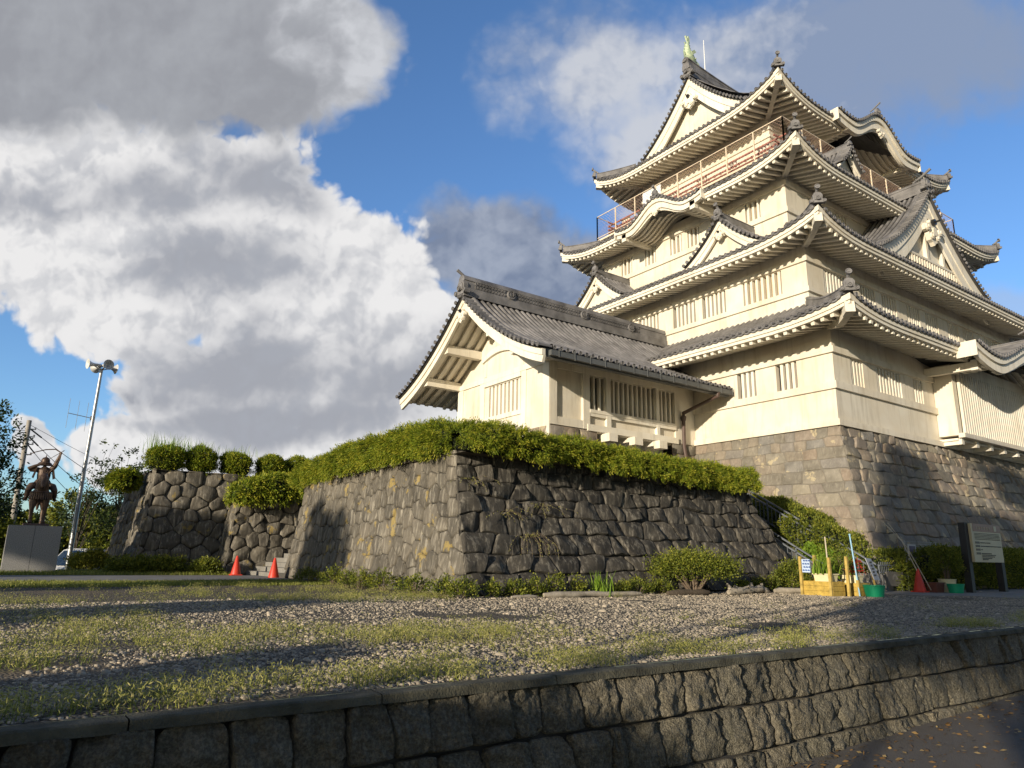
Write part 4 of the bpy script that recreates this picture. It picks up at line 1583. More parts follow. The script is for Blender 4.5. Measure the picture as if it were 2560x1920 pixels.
def small_bastion(label, corner, ylen, xlen, H, bx_, by_, seed, rows, wr):
    t = thing('stone_wall', (corner[0] - 2, corner[1] + 2, 0), label, 'stone wall')
    def P1(s, v, out):
        y0 = corner[1] + bat(v, H, by_)
        return (corner[0] - bat(v, H, bx_) + out * .95, y0 + (corner[1] + ylen - y0) * s, v + out * .2)
    def P2(s, v, out):
        x1 = corner[0] - bat(v, H, bx_)
        x0 = corner[0] - xlen + bat(v, H, .9)
        return (x0 + (x1 - x0) * s, corner[1] + bat(v, H, by_) - out * .97, v + out * .15)
    r_ = random.Random(seed)
    q = [polygonal(P1, ylen, H, rows, wr, r_, jit=.45, relief=(.03, .09), gap=.013, bevel=.025, rough=.05, facet=.09, tilt=.035),
         polygonal(P2, xlen, H, rows, wr, r_, jit=.45, relief=(.03, .09), gap=.013, bevel=.025, rough=.05, facet=.09, tilt=.03)]
    Vk, Fk, Tk = join_np(q)
    np_mesh('wall_face', Vk, Fk, M['stone_lit'], t, tint=Tk)
    Vk, Fk, Tk = join_np([sheet(P1, 6, 10, H, -.07), sheet(P2, 6, 10, H, -.07)])
    np_mesh('joint', Vk, Fk, M['joint'], t)
    e = MB()
    e.add([(corner[0] - bx_ + .1, corner[1] + by_ - .1, H - .06), (corner[0] - bx_ + .1, corner[1] + ylen, H - .06), (corner[0] - xlen + .8, corner[1] + ylen, H - .06), (corner[0] - xlen + .8, corner[1] + by_ - .1, H - .06)], [(0, 1, 2, 3)])
    e.build('earth_top', M['joint'], t)
    return t
small_bastion('tall rough stone bastion at the left with four round bushes on top', (-31.2, 4.35), 8.5, 9.5, 4.15, .95, .55, 11, 8, .66)
small_bastion('lower stone wall between the left bastion and the steps, under a drooping shrub', (-30.0, 7.45), 8.0, 2.2, 3.0, .55, .35, 14, 6, .58)

# steps in the recess and steps beside the keep
st = MB()
for k in range(14):
    st.box(-29.8, -26.0, 8.3 + k * .36, 8.3 + (k + 1) * .36 + .4, -.1, .17 * (k + 1))
tag(st.build('stone_steps', M['concrete']), 'grey stone steps climbing in the recess behind the two cones', 'steps')
st = MB()
x = -12.9
k = 0
while k < 18:
    st.box(x - .31 - .4, x, 21.75, 23.2, -.1, .17 * (k + 1))
    x -= .31; k += 1
st.box(-13.3, -12.0, 23.2, 23.45, -.1, .55)
tag(st.build('stone_steps', M['concrete']), 'concrete steps with railings rising between the bastion and the keep base', 'steps')

# ------------------------------------------------------------------ foliage
NR = np.random.default_rng(77)

def leaf_quads(P, D, length, width, rnd=.5, rs=NR):
    """diamond leaves at P pointing along D (+ random); returns verts, faces"""
    n = len(P)
    D = D + rs.normal(0, rnd, (n, 3))
    D /= np.linalg.norm(D, axis=1, keepdims=True) + 1e-9
    B = np.cross(D, rs.normal(0, 1, (n, 3)))
    B /= np.linalg.norm(B, axis=1, keepdims=True) + 1e-9
    L = (length * rs.uniform(.7, 1.3, n))[:, None] if np.isscalar(length) else length[:, None]
    Wd = (width * rs.uniform(.7, 1.3, n))[:, None] if np.isscalar(width) else width[:, None]
    V = np.stack([P, P + D * L * .45 + B * Wd * .5, P + D * L, P + D * L * .45 - B * Wd * .5], 1).reshape(-1, 3)
    F = np.arange(4 * n).reshape(n, 4)
    return V, F

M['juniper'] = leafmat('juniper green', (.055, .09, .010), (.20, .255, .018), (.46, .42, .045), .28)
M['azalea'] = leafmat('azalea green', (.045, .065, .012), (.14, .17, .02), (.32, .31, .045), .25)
M['tree_leaf'] = leafmat('tree green', (.012, .026, .008), (.035, .060, .014), (.09, .12, .025), .25)
M['grass'] = leafmat('grass', (.125, .17, .03), (.28, .30, .06), (.48, .43, .17), .35)
M['lime'] = leafmat('lime leaf', (.10, .19, .015), (.18, .29, .03), (.30, .40, .06), .3)
M['yellow_leaf'] = leafmat('yellow shrub', (.13, .14, .015), (.25, .25, .03), (.36, .35, .06), .25)
M['twig'] = simple('twig bark', (.14, .105, .075), .85, .3, 8)
M['bark'] = simple('bark', (.07, .058, .045), .9, .35, 8, .6, 30)
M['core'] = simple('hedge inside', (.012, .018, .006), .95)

def clumped(surfpts, normals, per, spread, length, width, down=.5, rnd=.4, pull=.6, rs=NR):
    """clumps of leaves at surface points: each clump leans along its own direction"""
    n = len(surfpts)
    cd = normals * 1.0 + np.array([0, 0, -down]) + rs.normal(0, .35, (n, 3))
    cd /= np.linalg.norm(cd, axis=1, keepdims=True)
    P = np.repeat(surfpts, per, 0) + rs.normal(0, spread, (n * per, 3))
    t = rs.uniform(0, 1, n * per)
    P = P + np.repeat(cd, per, 0) * (t * pull * spread * 3)[:, None]
    V, F = leaf_quads(P, np.repeat(cd, per, 0), length, width, rnd, rs)
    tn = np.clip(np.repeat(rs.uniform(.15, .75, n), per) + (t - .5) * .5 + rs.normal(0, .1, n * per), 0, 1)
    return V, F, np.repeat(tn, 4)

def hedge(name, label, path, hw, zlo, zhi, dens, parent_loc, seed, cat='hedge', mat='juniper', leaf=(.10, .034), amp=.16, group=None, down=.55, lean=(0, 0), per=16, core=.80, flare=0.0, sprd=.05, strand=.38):
    """long clipped or drooping hedge along path [(x,y)], zlo/zhi per path point"""
    rs = np.random.default_rng(seed)
    path = np.array(path, float); zlo = np.array(zlo, float); zhi = np.array(zhi, float); hw = np.full(len(path), hw) if np.isscalar(hw) else np.array(hw, float)
    seg = np.linalg.norm(np.diff(path, axis=0), axis=1); cum = np.concatenate([[0], np.cumsum(seg)])
    L = cum[-1]
    def at(s, a):
        x = np.interp(s, cum, path[:, 0]); y = np.interp(s, cum, path[:, 1])
        e = 1e-2
        tx = np.interp(np.clip(s + .2, 0, L), cum, path[:, 0]) - np.interp(np.clip(s - .2, 0, L), cum, path[:, 0])
        ty = np.interp(np.clip(s + .2, 0, L), cum, path[:, 1]) - np.interp(np.clip(s - .2, 0, L), cum, path[:, 1])
        q = np.hypot(tx, ty) + 1e-9
        nx, ny = ty / q, -tx / q
        lo = np.interp(s, cum, zlo); hi = np.interp(s, cum, zhi); w = np.interp(s, cum, hw)
        mid = (lo + hi) / 2; h = (hi - lo) / 2
        tap = np.sqrt(np.clip(1 - np.clip(np.maximum(.5 - s, s - (L - .5)) / .5, 0, 1) ** 2, 0.02, 1))
        bum = 1 + amp * np.array([1.3 * mnoise.noise(Vector((si * 1.25 + seed, np.cos(ai) * .8, np.sin(ai) * .8))) + .6 * mnoise.noise(Vector((si * 3.7 + seed, np.cos(ai) * 2.6, np.sin(ai) * 2.6))) for si, ai in zip(np.ravel(s), np.ravel(a))]).reshape(np.shape(s))
        ca, sa = np.cos(a), np.sin(a)
        # squarish section
        k = (np.abs(ca) ** 3 + np.abs(sa) ** 3) ** (-1 / 3)
        off = ca * k * w * bum * tap + flare * (sa < 0) * -sa * w
        rag = 1 + (sa < 0) * amp * 1.3 * np.array([mnoise.noise(Vector((si * 2.3, seed * 3.1, 1.0))) for si in np.ravel(s)]).reshape(np.shape(s))
        z = mid + sa * k * h * bum * rag * (.35 + .65 * tap)
        P = np.stack([x + nx * off + lean[0], y + ny * off + lean[1], z], -1)
        N = np.stack([nx * ca, ny * ca, sa], -1)
        return P, N
    n = int(dens * L)
    s = rs.uniform(0, L, n); a = rs.uniform(-.75, math.pi + .75, n)
    P, N = at(s, a)
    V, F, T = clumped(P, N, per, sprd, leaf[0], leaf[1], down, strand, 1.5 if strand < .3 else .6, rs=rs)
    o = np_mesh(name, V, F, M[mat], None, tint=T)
    o.location = (0, 0, 0)
    # dark core tube: shade put in as colour, blocks the view through
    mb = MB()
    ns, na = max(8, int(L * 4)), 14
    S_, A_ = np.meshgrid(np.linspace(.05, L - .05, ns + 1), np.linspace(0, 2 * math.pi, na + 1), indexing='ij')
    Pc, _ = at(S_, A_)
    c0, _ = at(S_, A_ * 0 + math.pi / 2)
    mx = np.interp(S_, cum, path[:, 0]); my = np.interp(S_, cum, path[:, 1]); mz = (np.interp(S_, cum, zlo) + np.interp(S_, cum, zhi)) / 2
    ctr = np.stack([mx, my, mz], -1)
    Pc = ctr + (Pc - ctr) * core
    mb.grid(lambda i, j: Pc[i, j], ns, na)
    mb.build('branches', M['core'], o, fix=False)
    tag(o, label, cat, group)
    return o

hedge('hedge', 'long juniper hedge spilling over the top of the dark right face of the bastion', [(-14.98, 8.85), (-15.05, 12), (-15.15, 16), (-15.3, 19.5), (-15.4, 20.9)], [.75, .66, .60, .60, .55], [3.42, 3.30, 3.20, 3.12, 3.14], [4.02, 3.98, 3.82, 3.78, 3.86], 430, None, 4, per=34, leaf=(.065, .015), amp=.28, flare=.10, strand=.24, sprd=.036)
hedge('hedge', 'juniper hedge on top of the sunlit left face of the bastion, running to the left', [(-15.2, 9.32), (-18, 9.22), (-22, 9.22), (-26.4, 9.35)], [.68, .64, .64, .6], [3.34, 3.38, 3.34, 3.28], [4.08, 4.25, 4.18, 3.95], 390, None, 9, per=32, leaf=(.075, .017), amp=.28, flare=.08, strand=.24, sprd=.04)
hedge('shrub', 'drooping juniper on the lower stone wall beside the steps', [(-30.5, 7.55), (-30.6, 9.0), (-30.7, 10.6)], [.5, .62, .55], [2.75, 2.85, 3.0], [3.35, 4.0, 3.9], 300, None, 12, cat='shrub', leaf=(.14, .032), amp=.25, strand=.24)
hedge('shrub', 'dark upright shrub in the gap between the low wall shrub and the long hedge', [(-27.2, 9.5), (-27.4, 10.6)], [.5, .5], [2.9, 3.0], [3.75, 3.85], 300, None, 13, cat='shrub', leaf=(.13, .045), amp=.2)
RB = [(5.3, 5.05, .72), (6.7, 5.08, .62), (8.15, 5.06, .62), (9.7, 5.06, .62), (10.98, 5.1, .64)]
names = ['first round clipped bush on the left bastion, with long grass sprouting from its top', 'second round clipped bush from the left on the left bastion', 'third round clipped bush from the left on the left bastion', 'fourth round clipped bush from the left on the bastion, above the low wall shrub', 'rightmost round clipped bush on the left bastion, next to the long hedge']
for k, (y, zt, rr) in enumerate(RB):
    hedge('round_bush', names[k], [(-32.6, y - rr), (-32.6, y), (-32.6, y + rr)], [rr * .75, rr * .85, rr * .75], [4.1, 4.05, 4.1], [zt - .12, zt, zt - .12], 330, None, 30 + k, cat='bush', group='round bushes on the left bastion', leaf=(.095, .03), amp=.2, down=-.3, per=20)
hedge('shrub', 'light green shrub hanging on the far left edge of the left bastion', [(-34, 3.7), (-33.2, 4.3)], [.55, .5], [3.3, 3.4], [3.95, 4.1], 330, None, 41, cat='shrub', leaf=(.14, .045), amp=.2)
hedge('hedge', 'rounded azalea hedge on the slope between the steps and the keep base', [(-17.8, 24.3), (-16.2, 24.15), (-14.9, 23.95), (-13.7, 23.75), (-12.9, 23.6)], [.85, .9, .95, .9, .6], [1.6, 1.1, .6, .2, 0], [3.35, 3.05, 2.6, 1.85, 1.25], 420, None, 15, mat='azalea', leaf=(.075, .04), amp=.18, down=-.25)
hedge('hedge', 'dark clipped hedge along the foot of the keep base behind the signboard', [(-12.75, 23.5), (-12.25, 25), (-12.2, 28), (-12.2, 34), (-12.3, 42)], [.7, .75, .8, .8, .8], [0, 0, 0, 0, 0], [1.12, 1.25, 1.32, 1.36, 1.4], 300, None, 16, mat='azalea', leaf=(.075, .04), amp=.1, down=-.3)
hedge('shrub', 'yellow-green shrub behind the railing bars at the foot of the steps', [(-14.7, 23.1), (-13.2, 23.0)], [.35, .35], [.5, .3], [1.55, 1.0], 260, None, 17, cat='shrub', mat='lime', leaf=(.11, .06), amp=.2, down=.2)

def bush(label, loc, rx, rz, z0=.12, seed=0, mat='azalea', group=None, n=160, per=14, leaf=(.05, .028), flat=.55, name='bush', open_=.35, stems=7):
    """small bush: stems and leaf clusters on an uneven dome"""
    rs = np.random.default_rng(seed + 100)
    root = thing(name, loc, label, 'bush', group)
    L = Vector(loc)
    a = rs.uniform(0, 2 * math.pi, n); e = np.arcsin(rs.uniform(-.15, 1, n))
    N = np.stack([np.cos(a) * np.cos(e), np.sin(a) * np.cos(e), np.sin(e)], 1)
    bum = 1 + .35 * np.array([mnoise.noise(Vector((p[0] * 2 + seed, p[1] * 2, p[2] * 2))) for p in N])
    r_ = rs.uniform(1 - open_, 1.0, n) * bum
    P = np.array(loc) + N * np.array([rx, rx, rz * (1 - flat * .3)]) * r_[:, None] + np.array([0, 0, z0 + rz * .25])
    V, F, T = clumped(P, N, per, .045 * max(1, rx / .4), leaf[0], leaf[1], -.5, .6, rs=rs)
    np_mesh('foliage', V, F, M[mat], root, tint=T)
    mb = MB()
    for k in range(stems):
        b = rs.uniform(0, 2 * math.pi); q = rs.uniform(.2, .8)
        p0 = L + Vector((.05 * math.cos(b), .05 * math.sin(b), -.03))
        p2 = L + Vector((rx * q * math.cos(b), rx * q * math.sin(b), z0 + rz * (.55 + .4 * (1 - q))))
        p1 = p0.lerp(p2, .5) + Vector((rs.uniform(-.1, .1) * rx, rs.uniform(-.1, .1) * rx, rz * .12))
        s_ = max(.008, .02 * rx / .5)
        mb.tube([p0, p1, p2], [s_, s_ * .8, s_ * .4], 5)
    mb.build('stems', M['twig'], root)
    return root

GB = 'small azaleas along the foot of the bastion'
def on_line(px, base, X=None, Y=None):
    d = pix_dir(px, base)
    if X is not None:
        return (X, d.y / d.x * X, gz(X, d.y / d.x * X))
    return (d.x / d.y * Y, Y, gz(d.x / d.y * Y, Y))
BL = [
    ('dark low azalea right behind the second cone, at the steps', on_line(775, 1445, Y=8.0), .55, .42),
    ('sparse azalea left of the yellow-green grass, under the left bastion face', on_line(831, 1462, Y=8.05), .42, .55),
    ('small azalea touching its neighbour under the left part of the lit face', on_line(870, 1470, Y=7.9), .34, .48),
    ('narrow upright azalea under the lit face', on_line(900, 1465, Y=8.0), .30, .50),
    ('two-headed azalea in the middle of the lit face foot', on_line(959, 1460, Y=8.0), .45, .58),
    ('broad azalea left of the bastion corner, beside the dark gap in the stones', on_line(1037, 1490, Y=7.75), .48, .46),
    ('azalea right at the corner edge of the bastion, left of the corner', on_line(1110, 1495, Y=8.0), .34, .42),
    ('azalea straddling the foot of the bastion corner', on_line(1153, 1492, X=-13.25), .36, .40),
    ('lone small azalea just right of the bastion corner', on_line(1231, 1490, X=-13.3), .17, .36),
    ('azalea over the left end of the long log', on_line(1290, 1488, X=-13.3), .32, .40),
    ('taller azalea beneath the hanging dry weed', on_line(1340, 1487, X=-13.3), .27, .46),
    ('slender azalea with a single top tuft, right of the hanging weed', on_line(1386, 1484, X=-13.35), .22, .66),
    ('tiny azalea left of the iris clump', on_line(1445, 1485, X=-13.35), .22, .46),
    ('low azalea right of the iris clump', on_line(1552, 1488, X=-13.3), .25, .30),
    ('low spreading azalea left of the big umbrella-shaped bush', on_line(1595, 1487, X=-13.3), .45, .40),
    ('small azalea under the left skirt of the big bush', on_line(1655, 1486, X=-13.2), .35, .34),
    ('tiny azalea in the shade right of the big bush', on_line(1855, 1480, X=-13.5), .26, .28),
    ('tiny azalea behind the knobbly log', on_line(1888, 1480, X=-13.5), .22, .25),
    ('forked azalea right of the knobbly log', on_line(1922, 1482, X=-13.2), .48, .52),
]
for k, (lab, loc, rx, rz_) in enumerate(BL):
    bush(lab, loc, rx * .8, rz_ * .72, .03, k, group=GB, n=int(30 + 95 * rx), per=13, leaf=(.055, .03), open_=.55)
bush('dense rounded bush left of the wooden planter, in front of the steps', on_line(1985, 1478, X=-13.0), .5, .72, .05, 51, n=320, per=16, leaf=(.06, .034))
bb = bush('big umbrella-shaped azalea with bare twisted stems in front of the bastion', on_line(1735, 1482, X=-13.1), 1.0, .38, .46, 61, n=700, per=17, leaf=(.058, .032), open_=.3, stems=26)
bush('yellow-leaved shrub at the left end of the left bastion', (-34.4, 3.3, gz(-34.4, 3.3)), .72, .62, .05, 71, mat='yellow_leaf', n=330, per=15, leaf=(.10, .06))
GD = 'dark low shrubs at the foot of the left bastion'
for k, (px, rx) in enumerate(((322, .65), (368, .7), (418, .7), (515, .5))):
    bush(['leftmost dark low shrub under the left bastion, next to the yellow shrub', 'second dark low shrub under the left bastion', 'third dark low shrub under the left bastion', 'sparse low shrub between the left bastion and the first cone'][k], on_line(px, 1420, X=-30.0 if k < 3 else -29.3), rx, .45, .04, 80 + k, n=220, per=14, leaf=(.09, .045), group=GD)

def blades(P, h, w, lean, rs, tint):
    n = len(P)
    a = rs.uniform(0, 2 * math.pi, n)
    hh = np.broadcast_to(np.asarray(h, float), (n,)) * rs.uniform(.5, 1.25, n)
    dx = np.stack([np.cos(a), np.sin(a), np.zeros(n)], 1)
    sd = np.stack([-np.sin(a), np.cos(a), np.zeros(n)], 1) * (np.broadcast_to(np.asarray(w, float), (n,)) / 2)[:, None]
    ln = lean * rs.uniform(.2, 1.3, n)
    m = P + dx * (hh * ln * .35)[:, None] + np.array([0, 0, 1]) * (hh * .62)[:, None]
    t = P + dx * (hh * ln)[:, None] + np.array([0, 0, 1]) * hh[:, None]
    V = np.stack([P - sd, P + sd, m + sd * .7, m - sd * .7, m - sd * .7, m + sd * .7, t + sd * .1, t - sd * .1], 1).reshape(-1, 3)
    F = np.arange(8 * n).reshape(-1, 4)
    T = np.repeat(tint, 8)
    return V, F, T

def tuft(label, loc, r, h, n, seed, mat='grass', w=.014, lean=.5, name='grass_tuft', cat='grass tuft', group=None):
    rs = np.random.default_rng(seed)
    P = np.array(loc) + np.stack([rs.normal(0, r, n), rs.normal(0, r, n), np.zeros(n)], 1)
    V, F, T = blades(P, h, w, lean, rs, rs.uniform(.1, .9, n))
    o = np_mesh(name, V, F, M[mat], None, tint=T)
    return tag(o, label, cat, group)

tuft('bright iris clump with sword leaves at the foot of the bastion', on_line(1505, 1490, X=-13.2), .14, .5, 70, 5, 'lime', .035, .55, 'iris', 'plant')
tuft('long grass sprouting from the first round bush on the left bastion', (-32.6, 5.3, 4.9), .42, .7, 170, 6, 'lime', .02, .5)
tuft('grass sprouting from the second round bush on the left bastion', (-32.6, 6.7, 5.0), .36, .5, 110, 7, 'lime', .02, .5)
tuft('sparse grass sprouting from the third round bush on the left bastion', (-32.6, 8.15, 5.0), .36, .42, 60, 8, 'lime', .018, .5)

# dry weeds hanging from the joints of the dark face
def hang(label, s, v, h, n, seed):
    rs = np.random.default_rng(seed)
    b = Vector(PR(s, v, .12))
    mb = MB()
    V_ = []; F_ = []; T_ = []
    for k in range(n):
        p = b + Vector((0, rs.normal(0, .10), rs.normal(0, .03)))
        d = Vector((rs.uniform(.05, .2), rs.normal(.1, .3), rs.uniform(0, .12)))
        q = [p, p + d * .5 + Vector((0, 0, .06)), p + d + Vector((.05, d.y * .2, -h * .3)), p + d * 1.15 + Vector((.06, d.y * .2, -h * rs.uniform(.5, 1)))]
        mb.tube(q, .004, 4)
        t = rs.uniform(0, 1, 22)
        pts = np.array([list(q[min(2, int(x * 3))].lerp(q[min(2, int(x * 3)) + 1], x * 3 - min(2, int(x * 3)))) for x in t])
        V, F = leaf_quads(pts, np.tile([.2, 0, -.5], (22, 1)), .035, .016, .7, rs)
        F_.append(F + sum(len(x) for x in V_)); V_.append(V); T_.append(rs.uniform(.5, 1, 88))
    o = np_mesh('hanging_weed', np.concatenate(V_), np.concatenate(F_), M['grass'], None, tint=np.concatenate(T_))
    mb.build('stalks', M['twig'], o)
    return tag(o, label, 'weed', 'dry weeds in the bastion joints')
hang('largest dry weed hanging from a joint low on the dark face', .155, 1.32, .75, 16, 1)
hang('small dry weed hanging high near the corner of the dark face', .035, 2.62, .25, 8, 2)
hang('dry weed tuft in a joint below the middle hedge, dark face', .19, 2.1, .35, 8, 3)
hang('short dry weed in a joint left of the largest one', .105, 1.85, .3, 7, 4)

# ------------------------------------------------------------------ trees
def tree(label, loc, h, crown_r, crown_h, seed, n=900, per=14, leaf=(.16, .09), trunk=.16, gap=.55, branches=12, mat='tree_leaf', name='tree', group=None, crown_off=(0, 0), cz=None, lobes=7):
    rs = np.random.default_rng(seed)
    root = thing(name, loc, label, 'tree', group)
    L = Vector(loc)
    cz = h - crown_h * .5 if cz is None else cz
    C = L + Vector((crown_off[0], crown_off[1], cz))
    lob = []
    for k in range(lobes):
        a = rs.uniform(0, 2 * math.pi); q = rs.uniform(.25, .8)
        lob.append((C + Vector((math.cos(a) * q * crown_r, math.sin(a) * q * crown_r, rs.uniform(-.42, .42) * crown_h)), rs.uniform(.35, .6)))
    lob.append((C, .6))
    pts = []; nor = []
    for k in range(n):
        c, q = lob[int(rs.integers(len(lob)))]
        v = rs.normal(0, 1, 3); v /= np.linalg.norm(v)
        r_ = q * rs.uniform(.45, 1) ** .5
        p = np.array(c) + v * np.array([crown_r, crown_r, crown_h * .55]) * r_
        g = mnoise.noise(Vector(p * (1.6 / max(1.0, crown_r * .5))) + Vector((seed, 0, 0)))
        if g < gap - .55:
            continue
        pts.append(p); nor.append(v)
    P = np.array(pts); N = np.array(nor)
    V, F, T = clumped(P, N, per, .09 * max(1, crown_r / 2), leaf[0], leaf[1], .1, .8, rs=rs)
    np_mesh('crown', V, F, M[mat], root, tint=T)
    mb = MB()
    mid = L.lerp(C, .5) + Vector((rs.uniform(-.2, .2), rs.uniform(-.2, .2), 0))
    mb.tube([L - Vector((0, 0, .2)), L + Vector((0, 0, .15)), mid, C], [trunk * 1.5, trunk, trunk * .75, trunk * .3], 8)
    for k in range(branches):
        t = rs.uniform(.3, .95)
        b = L.lerp(mid, t * 2) if t < .5 else mid.lerp(C, t * 2 - 1)
        e = Vector(P[int(rs.integers(len(P)))])
        m = b.lerp(e, .5) + Vector((0, 0, .1 * crown_h * rs.uniform(-.3, 1)))
        mb.tube([b, m, e], [trunk * .4, trunk * .25, trunk * .08], 5)
    mb.build('trunk', M['bark'], root)
    return root

# ------------------------------------------------------------------ props
M['bronze'] = simple('brown bronze', (.070, .046, .034), .5, .45, 5, .3, 25, metal=.35, col2=(.13, .085, .06))
M['granite'] = simple('speckled granite', (.27, .265, .26), .6, .45, 45, .1, 90, detail=3)
M['slab'] = simple('red granite slab', (.09, .06, .055), .5, .3, 30)
M['cone'] = simple('traffic cone red', (.55, .045, .025), .45, .12, 3)
M['steel'] = simple('galvanised steel', (.34, .35, .36), .4, .2, 3, metal=.6)
M['horn'] = simple('horn grey', (.55, .55, .53), .45, .1)
M['concrete_pole'] = simple('pole concrete', (.30, .28, .25), .85, .15, 4)
M['wire'] = simple('cable black', (.02, .02, .022), .6)
M['van_paint'] = simple('van white paint', (.72, .73, .73), .25, .03)
M['glass'] = simple('tinted glass', (.02, .028, .032), .08, spec=.8)
M['rubber'] = simple('tyre rubber', (.02, .02, .02), .8)
M['rail'] = simple('blue grey railing', (.13, .145, .165), .45)
M['plank'] = simple('yellowed planks', (.42, .29, .06), .75, .3, 9, .3, 30)
M['post'] = simple('yellowed post', (.40, .29, .08), .75, .3, 9)
M['cream_pot'] = simple('cream plastic', (.66, .60, .38), .5)
M['green_tub'] = simple('green plastic', (.012, .33, .16), .4)
M['brown_pot'] = simple('terracotta plastic', (.17, .065, .045), .55)
M['sign_cream'] = simple('sign cream', (.52, .44, .28), .45, .04)
M['sign_brown'] = simple('sign heading brown', (.27, .13, .08), .45, .05)
M['sign_post'] = simple('sign post black brown', (.026, .024, .022), .55)
M['sign_ink'] = simple('sign ink', (.08, .075, .06), .6)
M['pole_blue'] = simple('pale blue pole', (.25, .45, .60), .4)
M['bamboo'] = simple('pale bamboo', (.50, .44, .34), .6)
M['drift'] = simple('weathered log', (.33, .29, .23), .9, .3, 6, .5, 25)
M['dark_log'] = simple('dark log', (.09, .07, .05), .95, .3, 6, .5, 25)
M['red_leaf'] = leafmat('red flower', (.35, .03, .02), (.5, .06, .04), None, .2)

def fuse(name, mb, mat, parent, voxel=.03, sm=2):
    """weld overlapping limbs into one continuous skin"""
    me = bpy.data.meshes.new('tmp'); me.from_pydata(mb.v, [], mb.f)
    ob = bpy.data.objects.new('tmp', me); COL.objects.link(ob)
    md = ob.modifiers.new('r', 'REMESH'); md.mode = 'VOXEL'; md.voxel_size = voxel
    ms = ob.modifiers.new('s', 'SMOOTH'); ms.iterations = sm; ms.factor = .5
    dg = bpy.context.evaluated_depsgraph_get()
    m2 = bpy.data.meshes.new_from_object(ob.evaluated_get(dg))
    bpy.data.objects.remove(ob)
    m2.name = name
    off = world_loc(parent)
    m2.transform(Matrix.Translation(-off))
    m2.materials.clear()
    return finish(name, m2, mat, parent, True, None, False)

def ball(mb, c, r, n=12, s=(1, 1, 1)):
    prof = [(max(.001, r * math.sin(math.pi * k / 8)), -r * math.cos(math.pi * k / 8)) for k in range(9)]
    o = len(mb.v)
    mb.lathe(prof, (0, 0, 0), n)
    for i in range(o, len(mb.v)):
        v = mb.v[i]; mb.v[i] = (v[0] * s[0] + c[0], v[1] * s[1] + c[1], v[2] * s[2] + c[2])

# equestrian statue
pd = MB()
pd.box(-32.6, -30.6, .30, 1.08, -.1, 1.66)
pd.box(-32.6, -30.6, 1.09, 1.90, -.1, 1.66)
tag(pd.build('pedestal', M['granite']), 'grey granite block pedestal carrying the bronze rider', 'pedestal')
stt = thing('equestrian_statue', (-31.5, 1.05, 1.66), 'brown bronze statue of an armoured archer on horseback aiming a bow upward', 'statue')
O = Vector((-31.55, 1.10, 1.74))
q = lambda x, y, z: O + Vector((x, y, z))
h = MB()
h.tube([q(-.95, 0, 1.08), q(-.8, 0, 1.12), q(-.5, 0, 1.1), q(-.1, 0, 1.05), q(.22, 0, 1.07), q(.42, 0, 1.12), q(.5, 0, 1.15)], [.12, .25, .28, .28, .28, .25, .15], 14)
h.tube([q(.3, 0, 1.2), q(.48, 0, 1.45), q(.60, 0, 1.68), q(.66, 0, 1.76)], [.23, .18, .13, .08], 12)
h.tube([q(.58, 0, 1.76), q(.70, 0, 1.64), q(.80, 0, 1.46), q(.88, 0, 1.30), q(.90, 0, 1.24)], [.09, .125, .10, .075, .05], 12)
for s in (-1, 1):
    h.tube([q(.62, s * .06, 1.78), q(.64, s * .08, 1.92)], [.045, .012], 6)
    h.tube([q(.32, s * .16, 1.05), q(.38, s * .19, .82), q(.40, s * .20, .52), q(.37, s * .20, .28), q(.37, s * .20, .12), q(.41, s * .2, .02)], [.16, .12, .07, .05, .055, .075], 10)
    h.tube([q(-.72, s * .13, 1.08), q(-.66, s * .17, .82), q(-.78, s * .18, .56), q(-.74, s * .18, .30), q(-.72, s * .18, .12), q(-.68, s * .18, .02)], [.22, .15, .08, .055, .055, .075], 10)
h.tube([q(-.95, 0, 1.15), q(-1.08, 0, .95), q(-1.1, 0, .55)], [.06, .09, .04], 8)
fuse('horse', h, M['bronze'], stt, .028)
p_ = MB()
p_.tube([q(-.18, 0, 1.36), q(-.17, 0, 1.55), q(-.14, 0, 1.8), q(-.14, 0, 2.0), q(-.13, 0, 2.1)], [.22, .19, .22, .2, .09], 14)
ball(p_, q(-.09, -.02, 2.24), .115, 12, (1, .85, 1.15))
p_.tube([q(.02, -.02, 2.24), q(.05, -.02, 2.21)], [.03, .02], 6)
for s in (-1, 1):
    p_.tube([q(-.18, s * .12, 1.42), q(.05, s * .34, 1.36), q(.14, s * .40, 1.22), q(.06, s * .43, 1.0), q(.04, s * .44, .93)], [.15, .13, .11, .085, .06], 10)
    p_.tube([q(.0, s * .44, .90), q(.12, s * .46, .88), q(.24, s * .47, .89)], [.06, .06, .035], 8)
p_.tube([q(-.13, .18, 1.98), q(-.05, .30, 2.15), q(.03, .35, 2.36), q(.10, .40, 2.58)], [.10, .09, .07, .045], 10)
ball(p_, q(.11, .41, 2.63), .055, 8)
p_.tube([q(-.13, -.18, 1.98), q(-.12, -.44, 1.97), q(-.08, -.50, 1.99), q(-.02, -.32, 2.10), q(.0, -.16, 2.17)], [.10, .09, .08, .06, .045], 10)
ball(p_, q(.01, -.13, 2.19), .05, 8)
for k in range(4):
    p_.tube([q(.02, -.13 + .02 * k, 2.20), q(.05, -.11 + .02 * k, 2.17), q(.03, -.10 + .02 * k, 2.14)], .013, 6)
    p_.tube([q(.13, .40, 2.60 + .025 * k), q(.17, .43, 2.60 + .025 * k), q(.14, .45, 2.59 + .025 * k)], .013, 6)
fuse('person', p_, M['bronze'], stt, .024)
ar_ = MB()
ar_.lathe([(.20, -.06), (.19, -.03), (.145, .0), (.14, .08), (.10, .15), (.02, .19), (.015, .25)], tuple(q(-.10, -.02, 2.28)), 16)
